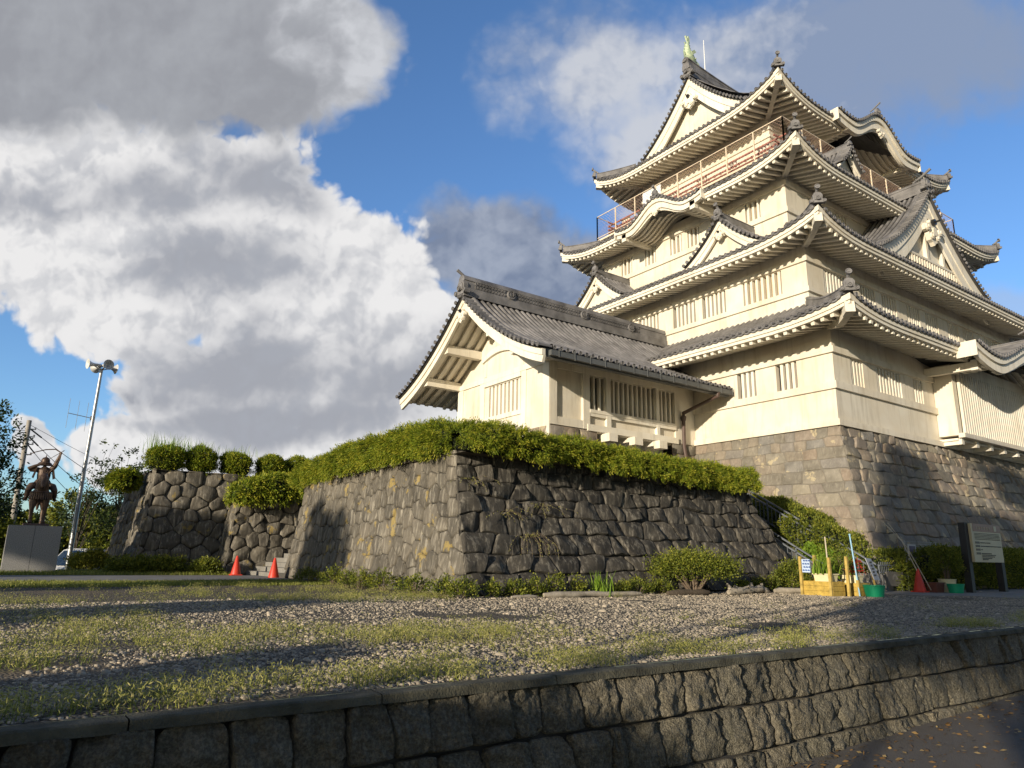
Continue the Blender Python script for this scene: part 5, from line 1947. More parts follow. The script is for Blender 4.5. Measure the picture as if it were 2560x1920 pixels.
ar_.lathe([(.27, -.10), (.20, -.01)], tuple(q(-.16, -.02, 2.26)), 16, cap=False)
for s in (-1, 1):
    ar_.hexa([q(-.28, s * .30, 1.66), q(.02, s * .33, 1.66), q(.02, s * .37, 1.68), q(-.28, s * .34, 1.68), q(-.26, s * .22, 2.05), q(.0, s * .24, 2.05), q(.0, s * .28, 2.07), q(-.26, s * .26, 2.07)])
for k in range(10):
    a = 2 * math.pi * k / 10; b = 2 * math.pi * (k + .92) / 10
    ar_.add([q(-.17 + .22 * math.cos(a), .22 * math.sin(a), 1.62), q(-.17 + .22 * math.cos(b), .22 * math.sin(b), 1.62), q(-.16 + .36 * math.cos(b), .40 * math.sin(b), 1.33), q(-.16 + .36 * math.cos(a), .40 * math.sin(a), 1.33)], [(0, 1, 2, 3)])
for k in range(13):   # fringe across the horse's chest
    a = -1.25 + 2.5 * k / 12
    ar_.bar(q(.24 + .31 * math.cos(a), .33 * math.sin(a), 1.10), q(.25 + .33 * math.cos(a), .35 * math.sin(a), .86), .045, .05)
ar_.tube([q(.24 + .31 * math.cos(-1.3 + .2 * k), .33 * math.sin(-1.3 + .2 * k), 1.12) for k in range(14)], .04, 6)
ar_.build('armour', M['bronze'], stt)
bw_ = MB()
bw_.tube([q(.0, -.62, 2.46), q(.03, -.40, 2.60), q(.06, -.08, 2.72), q(.10, .22, 2.76), q(.14, .42, 2.64), q(.17, .40, 2.36), q(.20, .26, 2.05), q(.24, .10, 1.80)], [.010, .016, .02, .022, .026, .022, .018, .010], 8)
bw_.build('bow', M['bronze'], stt, smooth=True)
aw_ = MB()
aw_.tube([q(-.04, -.24, 2.12), q(.15, .46, 2.70)], .010, 6)
aw_.tube([q(.15, .46, 2.70), q(.17, .52, 2.75)], [.022, .002], 6)
aw_.build('arrow', M['bronze'], stt)
sb = MB(); sb.box(-32.45, -30.95, .72, 1.50, 1.66, 1.75)
sb.build('base_slab', M['slab'], stt)

# loudspeaker mast
mx, my = -40.0, 2.98
mz = gz(mx, my)
mast = thing('speaker_mast', (mx, my, mz), 'tall galvanised mast topped by four horn loudspeakers, with a small aerial on its side', 'mast')
m_ = MB(); m_.tube([(mx, my - .05, mz - .2), (mx, my + .0, 4.5), (mx, my + .06, 9.7)], [.115, .095, .07], 12)
m_.build('pole', M['steel'], mast, smooth=40)
hm = MB()
hm.lathe([(.001, 0), (.05, .005), (.07, .10), (.09, .22), (.15, .34), (.25, .42), (.26, .43), (.24, .43), (.14, .36), (.06, .24), (.03, .22), (.001, .22)], (0, 0, 0), 16)
hm.tube([(0, 0, -.16), (0, 0, .02)], .075, 10)
h0 = None
for k, a in enumerate((20, 105, 200, 285)):
    d = Vector((math.cos(math.radians(a)), math.sin(math.radians(a)), -.06)).normalized()
    if h0 is None:
        h0 = hm.build('horn', M['horn'], None, smooth=50)
        ho = h0
    else:
        ho = h0.copy(); COL.objects.link(ho)
    ho.parent = mast
    ho.rotation_euler = d.to_track_quat('Z', 'Y').to_euler()
    ho.location = Vector((mx, my + .06, 9.85)) + d * .24 - Vector((mx, my, mz))
br_ = MB()
for a in (20, 105, 200, 285):
    br_.bar((mx, my + .06, 9.62), (mx + .34 * math.cos(math.radians(a)), my + .06 + .34 * math.sin(math.radians(a)), 9.76), .05, .05)
br_.build('horn_bracket', M['steel'], mast)
an = MB()
az_ = 7.15
an.tube([(mx, my, az_), (mx + .1, my - 1.05, az_ + .12)], .018, 6)
for t_ in (.25, .62, 1.0):
    an.tube([(mx + .1 * t_, my - 1.05 * t_, az_ + .12 * t_ - .72), (mx + .1 * t_, my - 1.05 * t_, az_ + .12 * t_ + .72)], .010, 5)
an.bar((mx, my, az_ - .1), (mx, my, az_ + .1), .2, .12, (1, 0, 0))
an.build('aerial', M['steel'], mast)

# utility pole and wires
ux, uy = -50.0, .62
up_ = thing('utility_pole', (ux, uy, -1.15), 'concrete utility pole behind the statue, wires running off both sides', 'utility pole')
m_ = MB(); m_.tube([(ux, uy + .05, -1.3), (ux, uy - .06, 8.2)], [.17, .125], 12)
m_.build('pole', M['concrete_pole'], up_, smooth=40)
m_ = MB()
for z in (7.7, 7.25, 6.8, 6.2):
    m_.bar((ux, uy - .2, z), (ux, uy + .32, z), .06, .06)
    m_.lathe([(.03, -.08), (.06, -.05), (.03, 0), (.06, .05), (.03, .08)], (ux, uy + .3, z + .05), 8)
m_.build('insulators', M['steel'], up_)
for k, (z, e, col) in enumerate(((7.75, (-62, 9.5, 4.6), .018), (7.3, (-60, 8.2, 3.2), .018), (6.85, (-58, 6.8, 2.4), .016), (7.95, (-66, 12, 6.2), .012), (7.6, (-50, -9, 8.4), .014))):
    a = Vector((ux, uy, z)); b = Vector(e)
    pts = [a.lerp(b, t / 12) - Vector((0, 0, .5 * math.sin(math.pi * t / 12))) for t in range(13)]
    w_ = MB(); w_.tube(pts, col, 5)
    if k < 3:
        w_.tube([pts[0].lerp(pts[1], .1), pts[0].lerp(pts[1], .95)], col * 2.4, 6)
    tag(w_.build('overhead_wire', M['wire']), ['uppermost thick wire slanting down to the right from the utility pole', 'middle thick wire slanting down to the right from the utility pole', 'lowest thick wire slanting down to the right from the utility pole', 'thin wire running far right from the very top of the utility pole', 'wire leaving the utility pole to the left edge'][k], 'wire', 'wires of the utility pole')

# white van
vn = thing('parked_van', (-42.5, 3.9, -1.02), 'white van parked behind the pedestal, its roof and windscreen showing', 'van')
ang = math.radians(-58)
def VP(l, d, z):   # l along length (front +), d across
    return (-42.5 + l * math.cos(ang) - d * math.sin(ang), 4.35 + l * math.sin(ang) + d * math.cos(ang), -1.05 + z)
body = [(-2.2, .35), (-2.25, 1.1), (-2.1, 1.88), (-1.9, 1.96), (1.0, 1.96), (1.25, 1.88), (1.95, 1.12), (2.2, 1.0), (2.28, .5), (2.2, .3)]
b_ = MB(); b_.prism(body, VP, -.82, .82)
b_.build('body', M['van_paint'], vn)
gl = MB()
gl.add([VP(1.29, -.74, 1.86), VP(1.29, .74, 1.86), VP(1.97, .78, 1.14), VP(1.97, -.78, 1.14)], [(0, 1, 2, 3)])
gl.build('windscreen', M['glass'], vn)
for s in (-1, 1):
    for a, c in ((-1.95, -.75), (-.65, .2), (.3, 1.15)):
        g_ = MB(); g_.add([VP(a, s * .825, 1.15), VP(c, s * .825, 1.15), VP(min(c, 1.1), s * .825, 1.78), VP(a, s * .825, 1.78)], [(0, 1, 2, 3)])
        g_.build('window', M['glass'], vn)
    for a in (-1.4, 1.45):
        w_ = MB(); w_.tube([VP(a, s * .66, .31), VP(a, s * .84, .31)], .31, 16)
        wo = w_.build('wheel', M['rubber'], vn)
        r_ = MB(); r_.tube([VP(a, s * .80, .31), VP(a, s * .855, .31)], .19, 12); r_.build('rim', M['steel'], wo)
    l_ = MB(); l_.hexa([VP(2.2, s * .55, .78), VP(2.26, s * .55, .78), VP(2.22, s * .78, .78), VP(2.1, s * .78, .78), VP(2.16, s * .55, .98), VP(2.24, s * .55, .96), VP(2.2, s * .78, .96), VP(2.1, s * .78, .98)])
    l_.build('headlight', M['white'], vn)
b_ = MB(); b_.hexa([VP(2.2, -.8, .3), VP(2.36, -.74, .3), VP(2.36, .74, .3), VP(2.2, .8, .3), VP(2.2, -.8, .52), VP(2.34, -.74, .52), VP(2.34, .74, .52), VP(2.2, .8, .52)])
b_.build('bumper', M['rubber'], vn)

# cones
def cone(label, loc, rot=0):
    c = thing('traffic_cone', loc, label, 'traffic cone', 'red traffic cones')
    b = MB()
    b.lathe([(.185, .03), (.18, .06), (.035, .69), (.028, .70), (.022, .70), (.022, .66)], loc, 20)
    b.build('cone', M['cone'], c, smooth=40)
    b = MB()
    b.box(loc[0] - .19, loc[0] + .19, loc[1] - .19, loc[1] + .19, loc[2], loc[2] + .035)
    b.build('base', M['cone'], c)
    return c
cone('left of the two red cones standing before the stone steps on the left', (-28.0, 7.42, .04))
cone('right of the two red cones, beside the dark azalea at the steps', (-25.6, 8.07, .0))
cone('red cone with bamboo poles stuck in its tip, beside the brown trough', (-11.23, 23.53, .03))
# poles resting in the cone
m_ = MB(); m_.tube([(-11.23, 23.53, .62), (-11.4, 23.1, 1.55), (-11.75, 22.75, 2.15)], [.016, .014, .010], 6)
tag(m_.build('bamboo_pole', M['bamboo']), 'left of two pale poles leaning out of the red cone', 'pole')
m_ = MB(); m_.tube([(-11.0, 23.75, .1), (-11.35, 23.3, 1.35), (-11.7, 22.95, 2.12)], [.014, .013, .010], 6)
tag(m_.build('bamboo_pole', M['bamboo']), 'right of two pale poles, standing behind the red cone', 'pole')

# wooden planters
def planter(label, x0, x1, y0, y1, hgt, posts, loc_z=0.0):
    t = thing('wooden_planter', ((x0 + x1) / 2, (y0 + y1) / 2, loc_z), label, 'planter')
    b = MB()
    n = 3
    for k in range(n):
        za = loc_z + hgt * k / n + .004; zb = loc_z + hgt * (k + 1) / n - .004
        b.box(x0, x1, y0, y0 + .03, za, zb); b.box(x0, x1, y1 - .03, y1, za, zb)
        b.box(x0, x0 + .03, y0 + .03, y1 - .03, za, zb); b.box(x1 - .03, x1, y0 + .03, y1 - .03, za, zb)
    b.box(x0 + .03, x1 - .03, y0 + .03, y1 - .03, loc_z, loc_z + hgt - .06)
    b.build('planks', M['plank'], t)
    for (px_, py_, ph) in posts:
        b = MB(); b.box(px_ - .035, px_ + .035, py_ - .035, py_ + .035, loc_z, loc_z + ph)
        b.build('post', M['post'], t)
    return t
planter('front wooden planter box of yellowed planks with four tall posts, under the sword-leaved plants', -11.88, -10.95, 18.28, 18.85, .38, [(-11.84, 18.25, 1.02), (-10.99, 18.25, 1.0), (-11.80, 18.88, 1.06), (-10.86, 18.88, 1.04)])
planter('rear wooden planter box of yellowed planks, right of the front one, half hidden', -11.62, -10.78, 19.3, 19.85, .34, [(-10.80, 19.26, .42)])

def trough(label, c, l, w, z0, hgt, mat, name='plant_trough', cat='plant pot'):
    b = MB()
    a0, a1 = .84, 1.0
    x, y = c
    b.hexa([(x - w / 2 * a0, y - l / 2 * a0, z0), (x + w / 2 * a0, y - l / 2 * a0, z0), (x + w / 2 * a0, y + l / 2 * a0, z0), (x - w / 2 * a0, y + l / 2 * a0, z0),
            (x - w / 2, y - l / 2, z0 + hgt), (x + w / 2, y - l / 2, z0 + hgt), (x + w / 2, y + l / 2, z0 + hgt), (x - w / 2, y + l / 2, z0 + hgt)])
    r = .02
    b.box(x - w / 2 - r, x + w / 2 + r, y - l / 2 - r, y + l / 2 + r, z0 + hgt - .03, z0 + hgt)
    return tag(b.build(name, M[mat]), label, cat)
trough('cream plastic trough with sword-leaved plants on the front planter', (-11.3, 18.55), .3, .56, .36, .22, 'cream_pot')
trough('cream plastic trough on the rear planter, right of the sword leaves', (-11.15, 19.58), .28, .52, .32, .22, 'cream_pot')
trough('brown plastic trough on the paving beside the red cone', (-11.0, 24.05), .55, .32, .03, .30, 'brown_pot')
tuft('bright green sword-leaved plants in the cream trough', (-11.32, 18.55, .56), .14, .40, 120, 31, 'lime', .04, .5, 'sword_plant', 'plant')
bush('tall straggling flowering plants in the rear planter, beside the pale pole', (-11.35, 19.55, .4), .34, .75, .05, 33, n=150, per=9, leaf=(.05, .028), name='potted_plant', open_=.6)
bush('red-leaved plant in the rear cream trough', (-11.0, 19.6, .5), .13, .40, .02, 34, mat='red_leaf', n=30, per=8, leaf=(.05, .03), name='potted_plant')
bush('leafy potted shrub standing in the cream pot', (-10.95, 24.75, .38), .42, .95, .08, 35, n=260, per=13, leaf=(.065, .035), name='potted_plant')

def tub(label, c, r, hgt, mat, z0=0.0, name='tub'):
    t = thing(name, (c[0], c[1], z0), label, 'tub' if name == 'tub' else 'plant pot')
    b = MB(); b.lathe([(r * .78, 0), (r * .95, hgt * .93), (r, hgt * .95), (r, hgt), (r * .93, hgt), (r * .74, .03), (.001, .03)], (c[0], c[1], z0), 24)
    b.build('tub_wall' if name == 'tub' else 'pot_wall', M[mat], t, smooth=40)
    b = MB(); b.lathe([(.001, hgt * .82), (r * .88, hgt * .82)], (c[0], c[1], z0), 20, cap=False)
    b.build('soil', M['dark_log'], t)
    return t
tub('bright green plastic tub in the sun on the gravel before the planters', (-10.5, 19.5), .285, .30, 'green_tub')
tub('green plastic tub in the shade beside the cream pot', (-10.52, 24.3), .25, .27, 'green_tub', .03)
tub('round cream plastic pot holding a leafy shrub, behind the shaded green tub', (-10.95, 24.75), .27, .40, 'cream_pot', .03, 'plant_pot')

# poles, little banner and stick sign
m_ = MB(); m_.tube([(-11.55, 19.15, .0), (-11.62, 19.2, 1.58)], .018, 6)
tag(m_.build('bamboo_pole', M['bamboo']), 'upright pale bamboo pole between the two planters', 'pole')
m_ = MB(); m_.tube([(-10.75, 19.2, .0), (-11.05, 19.5, 1.62)], .02, 8)
ball(m_, (-11.05, 19.5, 1.64), .03, 8)
tag(m_.build('banner_pole', M['pole_blue']), 'leaning pale blue pole right of the planters', 'pole')
m_ = MB(); m_.tube([(-11.3, 21.0, .0), (-11.75, 21.35, 1.45)], .012, 6)
tag(m_.build('thin_stick', M['sign_post']), 'thin dark stick leaning behind the grey stick sign', 'stick')
bn_ = thing('patterned_banner', (-11.65, 18.3, .6), 'small blue and white wave-patterned cloth hung between the left posts of the front planter', 'banner')
m_ = MB(); m_.box(-11.78, -11.54, 18.22, 18.235, .60, .95); m_.build('cloth', simple('pale blue cloth', (.42, .52, .70), .8), bn_)
m_ = MB()
for i in range(4):
    for j in range(3):
        zc = .635 + .085 * i; xc = -11.735 + .075 * j + (.03 if i % 2 else 0)
        m_.prism([(xc + .042 * math.cos(t), zc + .045 * math.sin(t)) for t in (0.2, 1.0, 1.8, 2.6)] + [(xc + .016 * math.cos(t), zc + .004 * math.sin(t)) for t in (2.6, 1.8, 1.0, .2)], lambda u, d, v: (u, 18.217 + d, v), 0, .003)
m_.build('wave_pattern', simple('indigo dye', (.03, .08, .26), .7), bn_)
ss = thing('stick_sign', (-11.1, 20.9, 0), 'narrow grey sign plate on a wooden stick, behind the green tub', 'sign')
m_ = MB(); m_.bar((-10.95, 20.45, 0), (-11.25, 20.85, .62), .05, .05); m_.build('stick', M['post'], ss)
m_ = MB(); m_.hexa([(-11.05, 20.55, .42), (-11.05, 20.85, .40), (-11.03, 20.86, .40), (-11.03, 20.56, .42), (-11.22, 20.48, 1.02), (-11.22, 20.78, 1.00), (-11.20, 20.79, 1.00), (-11.20, 20.49, 1.02)])
m_.build('plate', simple('grey plate', (.30, .32, .36), .5), ss)
m_ = MB()
for k in range(5):
    z = .90 - .09 * k; xx = -11.195 + (1.0 - z) * .27
    m_.box(xx + .012, xx + .016, 20.60, 20.72 - .02 * (k % 2), z - .025, z + .025)
m_.build('characters', M['sign_ink'], ss)

# signboard
sg = thing('information_signboard', (-10.5, 26.6, 0), 'large cream information board with a brown heading on two black posts', 'signboard')
for y in (25.32, 27.72):
    m_ = MB(); m_.box(-10.62, -10.42, y - .11, y + .11, -.02, 2.20 if y < 26 else 2.1); m_.build('post', M['sign_post'], sg)
m_ = MB(); m_.box(-10.42, -10.34, 25.44, 27.62, .97, 2.18); m_.build('board', M['sign_cream'], sg)
m_ = MB(); m_.box(-10.342, -10.332, 25.56, 27.62, 1.93, 2.18); m_.build('heading', M['sign_brown'], sg)
m_ = MB()
def line(y0, y1, z, hh=.022):
    r_ = random.Random(int(z * 1000) + int(y0 * 10)); y = y0
    while y < y1:
        w_ = r_.uniform(.018, .034)
        m_.box(-10.335, -10.329, y, y + w_, z - hh / 2 * r_.uniform(.7, 1), z + hh / 2)
        y += w_ + r_.uniform(.008, .02)
for k in range(5):
    line(25.62, 27.5, 1.87 - .045 * k, .018)
for z, e in ((1.58, 26.7), (1.47, 27.5), (1.36, 26.1), (1.24, 26.7), (1.19, 27.0), (1.14, 26.9), (1.09, 26.7), (1.05, 26.4)):
    line(25.98 if z > 1.2 else 26.0, e, z, .03)
m_.build('text_lines', M['sign_ink'], sg)
m_ = MB()
for z in (1.58, 1.47, 1.36, 1.24):
    m_.box(-10.338, -10.330, 25.62, 25.92, z - .035, z + .035)
m_.build('text_tabs', simple('tab brown', (.12, .09, .06), .5), sg)
m_ = MB()
for k in range(6):
    y = 25.78 + .19 * k
    m_.box(-10.331, -10.325, y, y + .10, 2.02, 2.03); m_.box(-10.331, -10.325, y + .04, y + .055, 1.99, 2.10); m_.box(-10.331, -10.325, y + .01, y + .09, 2.065, 2.075)
m_.box(-10.331, -10.325, 27.1, 27.28, 1.97, 2.14)
m_.build('title_characters', M['sign_cream'], sg)

# dark fence, notice boards
fn = thing('metal_fence', (-12.1, 24, 0), 'low dark metal fence between the steps and the hedge', 'fence')
m_ = MB()
for z in (.81, .60, .1):
    m_.bar((-12.1, 22.9, z), (-12.05, 25.9, z), .045, .04)
m_.build('rails', M['rail'], fn)
m_ = MB()
y = 22.9
while y < 25.9:
    m_.bar((-12.1, y, 0), (-12.1, y, .92), .016, .016, (1, 0, 0)); y += .11
m_.build('pickets', M['rail'], fn)
nb_ = thing('notice_panel', (-11.95, 23.4, 0), 'pale grey notice panel with an arch emblem, standing low before the dark fence', 'notice board')
m_ = MB(); m_.box(-11.96, -11.90, 22.95, 23.95, .18, .62); m_.build('panel', simple('panel grey', (.16, .15, .13), .6), nb_)
m_ = MB(); m_.prism([(23.3 + .17 * math.cos(math.pi * t / 10), .38 + .17 * math.sin(math.pi * t / 10)) for t in range(11)] + [(23.3 + .09 * math.cos(math.pi * t / 10), .38 + .1 * math.sin(math.pi * t / 10)) for t in range(10, -1, -1)], lambda u, d, v: (-11.898 + d, u + .12, v), 0, .004)
m_.build('emblem', simple('emblem grey', (.24, .23, .21), .6), nb_)
for y in (23.0, 23.9):
    m_ = MB(); m_.box(-11.98, -11.93, y - .02, y + .02, 0, .62); m_.build('leg', M['rail'], nb_)
ms_ = thing('wire_mesh_panel', (-11.9, 25.3, .8), 'upright pale wire mesh panel in front of the dark hedge', 'mesh panel')
m_ = MB()
y = 24.25
while y < 26.45:
    m_.bar((-11.9, y, .62), (-11.9, y, 1.62), .007, .007, (1, 0, 0)); y += .075
z = .62
while z < 1.63:
    m_.bar((-11.9, 24.25, z), (-11.9, 26.4, z), .007, .007); z += .075
m_.build('wires', M['steel'], ms_)
m_ = MB(); m_.bar((-11.9, 24.25, 0), (-11.9, 24.25, 1.62), .03, .03, (1, 0, 0)); m_.bar((-11.9, 26.4, 0), (-11.9, 26.4, 1.62), .03, .03, (1, 0, 0)); m_.build('frame', M['steel'], ms_)
nf = thing('framed_notice', (-11.85, 24.6, .95), 'small framed notice hanging on the wire mesh panel', 'notice')
m_ = MB(); m_.box(-11.88, -11.84, 24.36, 24.86, .95, 1.50); m_.build('frame', M['horn'], nf)
m_ = MB(); m_.box(-11.842, -11.832, 24.42, 24.80, 1.01, 1.45); m_.build('sheet', simple('violet sheet', (.16, .14, .20), .5), nf)

# stair railings
def stair_rail(label, y, x0, x1, z0, slope):
    t = thing('stair_railing', (x0, y, 0), label, 'railing', 'railings of the concrete steps')
    m = MB(); n = int(abs(x1 - x0) / .16)
    for dz in (0, -.17, -.80):
        m.bar((x0, y, z0 + dz), (x1, y, z0 + dz + slope * (x0 - x1)), .04, .05)
    m.build('handrail', M['rail'], t)
    m = MB()
    for k in range(n + 1):
        x = x0 + (x1 - x0) * k / n
        zt = z0 + slope * (x0 - x)
        thick = .04 if k % 8 == 0 else .018
        m.bar((x, y, zt - .9 if k % 8 == 0 else zt - .80), (x, y, zt - .17 if k % 8 else zt), thick, thick, (1, 0, 0))
    m.build('balusters', M['rail'], t)
stair_rail('far railing of the concrete steps, against the azalea slope', 23.15, -12.25, -18.0, .80, .575)
stair_rail('near railing of the concrete steps, half hidden by the bastion edge', 21.85, -13.0, -18.0, .62, .575)

# weathered logs edging the gravel
def log(label, pts, rad, mat='drift', seed=0, knobs=0):
    m = MB(); r_ = random.Random(seed)
    P_ = [Vector(p) for p in pts]
    fine = []
    rr = []
    for i in range(len(P_) - 1):
        for t in range(5):
            p = P_[i].lerp(P_[i + 1], t / 5)
            fine.append(p + Vector((r_.uniform(-1, 1), r_.uniform(-1, 1), r_.uniform(-.5, .5))) * rad * .25)
            rr.append(rad * r_.uniform(.75, 1.15))
    fine.append(P_[-1]); rr.append(rad * .5); rr[0] = rad * .6
    m.tube(fine, rr, 9)
    for k in range(knobs):
        p = fine[r_.randrange(len(fine))]
        m.tube([p, p + Vector((r_.uniform(-.1, .1), r_.uniform(-.2, .2), r_.uniform(.1, .2)))], [rad * .8, rad * .35], 7)
    return tag(m.build('log', M[mat], smooth=60), label, 'log', 'logs edging the gravel')
log('long pale straight log below the iris clump', [(-13.0, 10.15, .05), (-12.95, 11.6, .06), (-12.9, 13.1, .05)], .075, seed=1)
log('short thin pale log left of the long one, near the bastion corner', [(-13.0, 9.25, .03), (-12.98, 9.95, .03)], .045, seed=2)
log('dark rotten log left of the big umbrella-shaped bush', [(-12.75, 13.9, .06), (-12.7, 15.4, .06)], .09, 'dark_log', 3)
log('knobbly pale log right of the big umbrella-shaped bush', [(-12.6, 16.1, .06), (-12.65, 16.9, .10), (-12.7, 17.6, .12), (-12.75, 18.0, .04)], .10, seed=4, knobs=5)
log('pale straight log touching the left end of the wooden planter', [(-12.7, 18.2, .07), (-12.4, 19.0, .07), (-12.2, 19.5, .06)], .085, seed=6)

# trees in view
GT = 'green trees and thickets behind the left bastion'
tree('dark broad tree at the left edge, its branches reaching towards the utility pole', (-36.5, -2.3, -.3), 7.0, 2.7, 5.4, 1, n=1700, per=15, gap=.48, leaf=(.16, .085), crown_off=(0, .2), cz=4.3, branches=26)
tree('slender dark sapling right beside the loudspeaker mast', (-43.5, 3.3, -1.1), 7.0, 1.7, 5.4, 2, n=460, per=11, gap=.62, leaf=(.15, .08), trunk=.06, branches=22)
tree('taller sparse dark tree behind the edge of the left bastion', (-45.0, 5.3, -1.1), 7.6, 1.9, 5.6, 3, n=800, per=11, gap=.58, leaf=(.16, .08), trunk=.08, branches=22)
for k, (x, y, h_, r_) in enumerate(((-50, .4, 3.6, 1.9), (-51, 2.6, 4.0, 2.0), (-49, 4.7, 4.6, 1.9), (-53, 6.4, 4.8, 2.2), (-52, -1.4, 4.4, 2.2), (-62, 3.5, 5.0, 3.4), (-60, -2.5, 5.6, 3.4), (-64, 9, 6, 4))):
    tree(['low green thicket directly behind the legs of the bronze horse', 'green thicket between the statue and the loudspeaker mast', 'dark green thicket behind the white van, right of the mast', 'dark thicket against the left bastion edge', 'thicket at the left frame edge behind the pedestal', 'far broad tree mass behind the mast', 'far broad tree mass at the left frame edge', 'far tree mass hidden behind the left bastion'][k], (x, y, -1.1), h_, r_, h_ * .95, 10 + k, n=1300, per=16, gap=.36, leaf=(.2, .11), trunk=.12, branches=8, group=GT, mat='azalea' if k in (0, 1, 2) else 'tree_leaf', cz=h_ * .5)

# ------------------------------------------------------------------ trees beyond the frame that shade the scene
GS = 'park trees behind the camera'
H_ = Vector((SUN.y, -SUN.x, 0)).normalized()
if H_.x > 0:
    H_ = -H_
V_ = H_.cross(SUN)
if V_.z < 0:
    V_ = -V_
SH = [   # sideways and upward offset across the sun's rays, distance back, radius, half height
    (.2, 6.2, -14, 3.3, 4.1), (3.1, 8.0, -15, 1.9, 1.8), (3.75, 10.2, -15, .6, 1.1), (.0, 12.3, -16, 1.3, .8), (-3.6, 9.6, -18, 3.6, 6.0), (-9.0, 10, -22, 4.5, 7.0), (18.8, 3.2, -22, 1.7, 2.1), (27.2, 3.2, -26, 2.2, 1.6), (10.8, .8, -15, .95, .62),
    (5.1, -.02, -8, .85, .58), (3.75, -.32, -8, .8, .55), (3.1, -.15, -8.3, .6, .5), (-1.6, .2, -8, 1.1, .8), (1.6, 2.75, -12, .7, .42), (33, 4.2, -26, 2.6, 2.6)]
for k, (a_, b_, y, r_, vv) in enumerate(SH):
    x = (a_ - H_.y * y) / H_.x
    zc = (b_ - V_.x * x - V_.y * y) / V_.z
    tree('park tree outside the frame, one of those standing towards the low sun', (x, y, -.9), zc + vv + .9, r_ / 1.15, vv * 2 / 1.15, 40 + k, n=int(300 + 560 * r_ * vv / 2), per=13, gap=.22, leaf=(.2 + .03 * r_, .12 + .02 * r_), trunk=.05 + .04 * vv, branches=10, group=GS, cz=zc + .9, lobes=14)

# ------------------------------------------------------------------ gravel stones, grass, fallen leaves
rs = np.random.default_rng(5)
def dens_noise(x, y, f, sd):
    return np.array([mnoise.noise(Vector((a * f, b * f, sd))) for a, b in zip(x, y)])
def scatter(n, x0, x1, y0, y1, pw=1.0):
    # more samples near the camera side (x close to x1)
    u = rs.uniform(0, 1, n) ** pw
    x = x1 + (x0 - x1) * u
    y = rs.uniform(0, 1, n)
    half = np.abs(x)
    return x, y0 + (y1 - y0) * y

def gzv(x, y):
    return np.array([gz(a, b) for a, b in zip(x, y)])

N_ST = 105000
x, y = scatter(N_ST, -14.5, -4.66, 0, 1, 1.35)
# fan seen by the lens: y between the left and right frame edges
lo = -.3 + 0 * x; hi = np.minimum(-x * 2.9 + 2.0, 27)
y = lo + (hi - lo) * rs.uniform(0, 1, N_ST)
keepm = dens_noise(x, y, .55, 3.3) + .5 * dens_noise(x, y, 1.7, 9.1) > -.45
x, y = x[keepm], y[keepm]; n = len(x)
z = gzv(x, y)
sz = np.exp(rs.normal(math.log(.0098), .45, n)) * (1 + .03 * (-x - 5))
# a rough 10-vertex pebble
a = np.linspace(0, 2 * math.pi, 5, endpoint=False)
pb = np.concatenate([np.stack([np.cos(a) * .9, np.sin(a) * .9, -.15 + 0 * a], 1), np.stack([np.cos(a + .5) * .75, np.sin(a + .5) * .75, .55 + 0 * a], 1), [[0, 0, .8]]])
fc = []
for k in range(5):
    k2 = (k + 1) % 5
    fc += [(k, k2, 5 + k), (k2, 5 + k2, 5 + k), (5 + k, 5 + k2, 10)]
fc = np.array(fc)
V = pb[None] * (1 + rs.normal(0, .16, (n, 11, 3)))
V = V * (sz[:, None] * np.stack([rs.uniform(.8, 1.5, n), rs.uniform(.7, 1.1, n), rs.uniform(.5, .95, n)], 1))[:, None, :]
th = rs.uniform(0, 2 * math.pi, n); c, s_ = np.cos(th), np.sin(th)
V = np.stack([V[..., 0] * c[:, None] - V[..., 1] * s_[:, None], V[..., 0] * s_[:, None] + V[..., 1] * c[:, None], V[..., 2]], -1)
V = V + np.stack([x, y, z + sz * .1], 1)[:, None, :]
F = (fc[None] + (np.arange(n) * 11)[:, None, None]).reshape(-1, 3)

def pebblemat():
    m, t, p = new_mat('pebbles')
    at = t.n('Attribute', attribute_name='tint').outputs['Fac']
    set_in(t, p, 'Base Color', t.ramp(at, [(0, (.15, .132, .104)), (.4, (.31, .268, .205)), (.75, (.43, .365, .275)), (1, (.60, .49, .36))]))
    p.inputs['Roughness'].default_value = .8
    return m
M['pebble'] = pebblemat()
tn = np.repeat(rs.beta(1.6, 2.2, n), 11)
tag(np_mesh('gravel_stones', V.reshape(-1, 3), F, M['pebble'], None, tint=tn), 'loose grey and tan gravel stones lying over the upper ground', 'gravel', kind='stuff')

# grass: patches by noise, thick near the cap and in the left middle ground
N_G = 210000
x, y = scatter(N_G, -22, -4.64, 0, 1, 1.2)
hi = np.minimum(-x * 2.9 + 2.0, 26)
y = -.5 + (hi + .5) * rs.uniform(0, 1, N_G)
d = .6 * dens_noise(x, y, .5, 21.0) + .7 * dens_noise(x, y, 1.5, 5.0) + .62 * dens_noise(x, y, 4.2, 2.0)
d += .34 * np.exp(-((x + 4.85) / .6) ** 2)                       # strip along the cap
d += .36 * np.exp(-((x + 8.0) / 1.6) ** 2) * (y < 5.5)            # weedy band left
d += .55 * np.exp(-((x + 14.2) / 1.0) ** 2) * (y > 4) * (y < 8.2)  # bright strip before the bastion
d -= .45 * ((x < -9.0) & (y > 2) & (x > -12.5))
d -= .35 * ((y > 8) & (x < -5.6))
d -= .30 * ((x > -6.6) & (x < -5.3) & (y < 2.6))
d -= .25 * ((x > -6) & (y > 4.5))
d += rs.normal(0, .16, len(x))
k = d > .34
x, y, d = x[k], y[k], d[k]; n = len(x)
P = np.stack([x, y, gzv(x, y) - .005], 1)
hgt = np.clip(.020 + .085 * (d - .3), .018, .13) * rs.uniform(.4, 1.6, n)
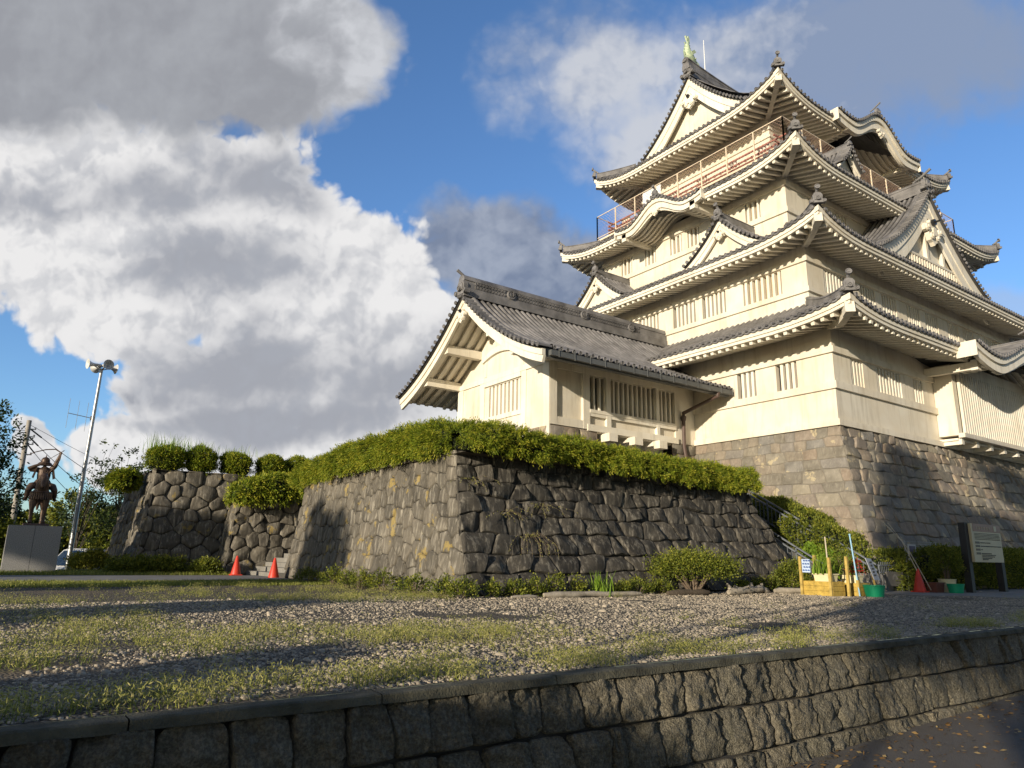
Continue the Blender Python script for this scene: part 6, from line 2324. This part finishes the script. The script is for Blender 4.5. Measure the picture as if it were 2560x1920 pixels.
dry = dens_noise(x, y, .8, 14.0)
gt_ = np.clip(.48 + .6 * dry + rs.normal(0, .2, n), 0, 1)
V, F, T = blades(P, hgt, .0055 * (1 + .05 * (-x)), 1.1, rs, gt_)
# fine seed heads over the dry patches
k2 = (d > .42) & (rs.uniform(0, 1, n) < .8)
P2 = np.repeat(P[k2], 6, 0); m2 = len(P2)
P2 = P2 + np.stack([rs.normal(0, .05, m2), rs.normal(0, .05, m2), rs.uniform(.02, .12, m2)], 1)
V2, F2 = leaf_quads(P2, np.tile([0, 0, .6], (m2, 1)), .03, .006, .9, rs)
F = np.concatenate([F, F2 + len(V)]); V = np.concatenate([V, V2]); T = np.concatenate([T, np.repeat(np.clip(rs.normal(.75, .2, m2), 0, 1), 4)])
tag(np_mesh('grass', V, F, M['grass'], None, tint=T), 'patchy yellow-green grass and weeds growing through the gravel', 'grass', kind='stuff')
# far lawn before the left bastion
n = 26000
x = rs.uniform(-33, -28.4, n); y = rs.uniform(-1, 7.5, n)
P = np.stack([x, y, gzv(x, y)], 1)
V, F, T = blades(P, .12 * rs.uniform(.6, 1.3, n), .02, .6, rs, rs.uniform(.1, .8, n))
tag(np_mesh('lawn', V, F, M['grass'], None, tint=T), 'strip of lawn behind the path on the left', 'grass', kind='stuff')
n = 16000
x = rs.uniform(-23.3, -20, n); y = rs.uniform(-1, 8, n)
P = np.stack([x, y, gzv(x, y)], 1)
V, F, T = blades(P, .07 * rs.uniform(.6, 1.3, n), .016, .6, rs, rs.uniform(.1, .8, n))
tag(np_mesh('grass_verge', V, F, M['grass'], None, tint=T), 'grass verge along the near edge of the path', 'grass', kind='stuff')

# fallen leaves on the road
n = 900
x = -4.25 + np.abs(rs.normal(0, .75, n)); y = rs.uniform(3.5, 14, n)
k = (x < -1.5)
x, y = x[k], y[k]; n = len(x)
P = np.stack([x, y, np.array([rz(b) for b in y]) + .008], 1)
D = np.stack([rs.normal(0, 1, n), rs.normal(0, 1, n), rs.normal(0, .12, n)], 1); D /= np.linalg.norm(D, axis=1, keepdims=True)
B = np.stack([-D[:, 1], D[:, 0], rs.normal(0, .25, n)], 1)
l = rs.uniform(.035, .075, n)[:, None]
V = np.stack([P - D * l * .5, P + B * l * .28 + [0, 0, .006], P + D * l * .5 + [0, 0, .004], P - B * l * .28 + [0, 0, .003]], 1).reshape(-1, 3)
V[:, 2] += .004
M['fallen'] = leafmat('fallen leaf', (.13, .075, .03), (.26, .15, .05), (.40, .29, .12), .1)
tag(np_mesh('fallen_leaves', V, np.arange(4 * n).reshape(n, 4), M['fallen'], None, tint=np.repeat(rs.uniform(0, 1, n), 4)), 'dry brown leaves strewn on the asphalt along the wall', 'leaves', kind='stuff')
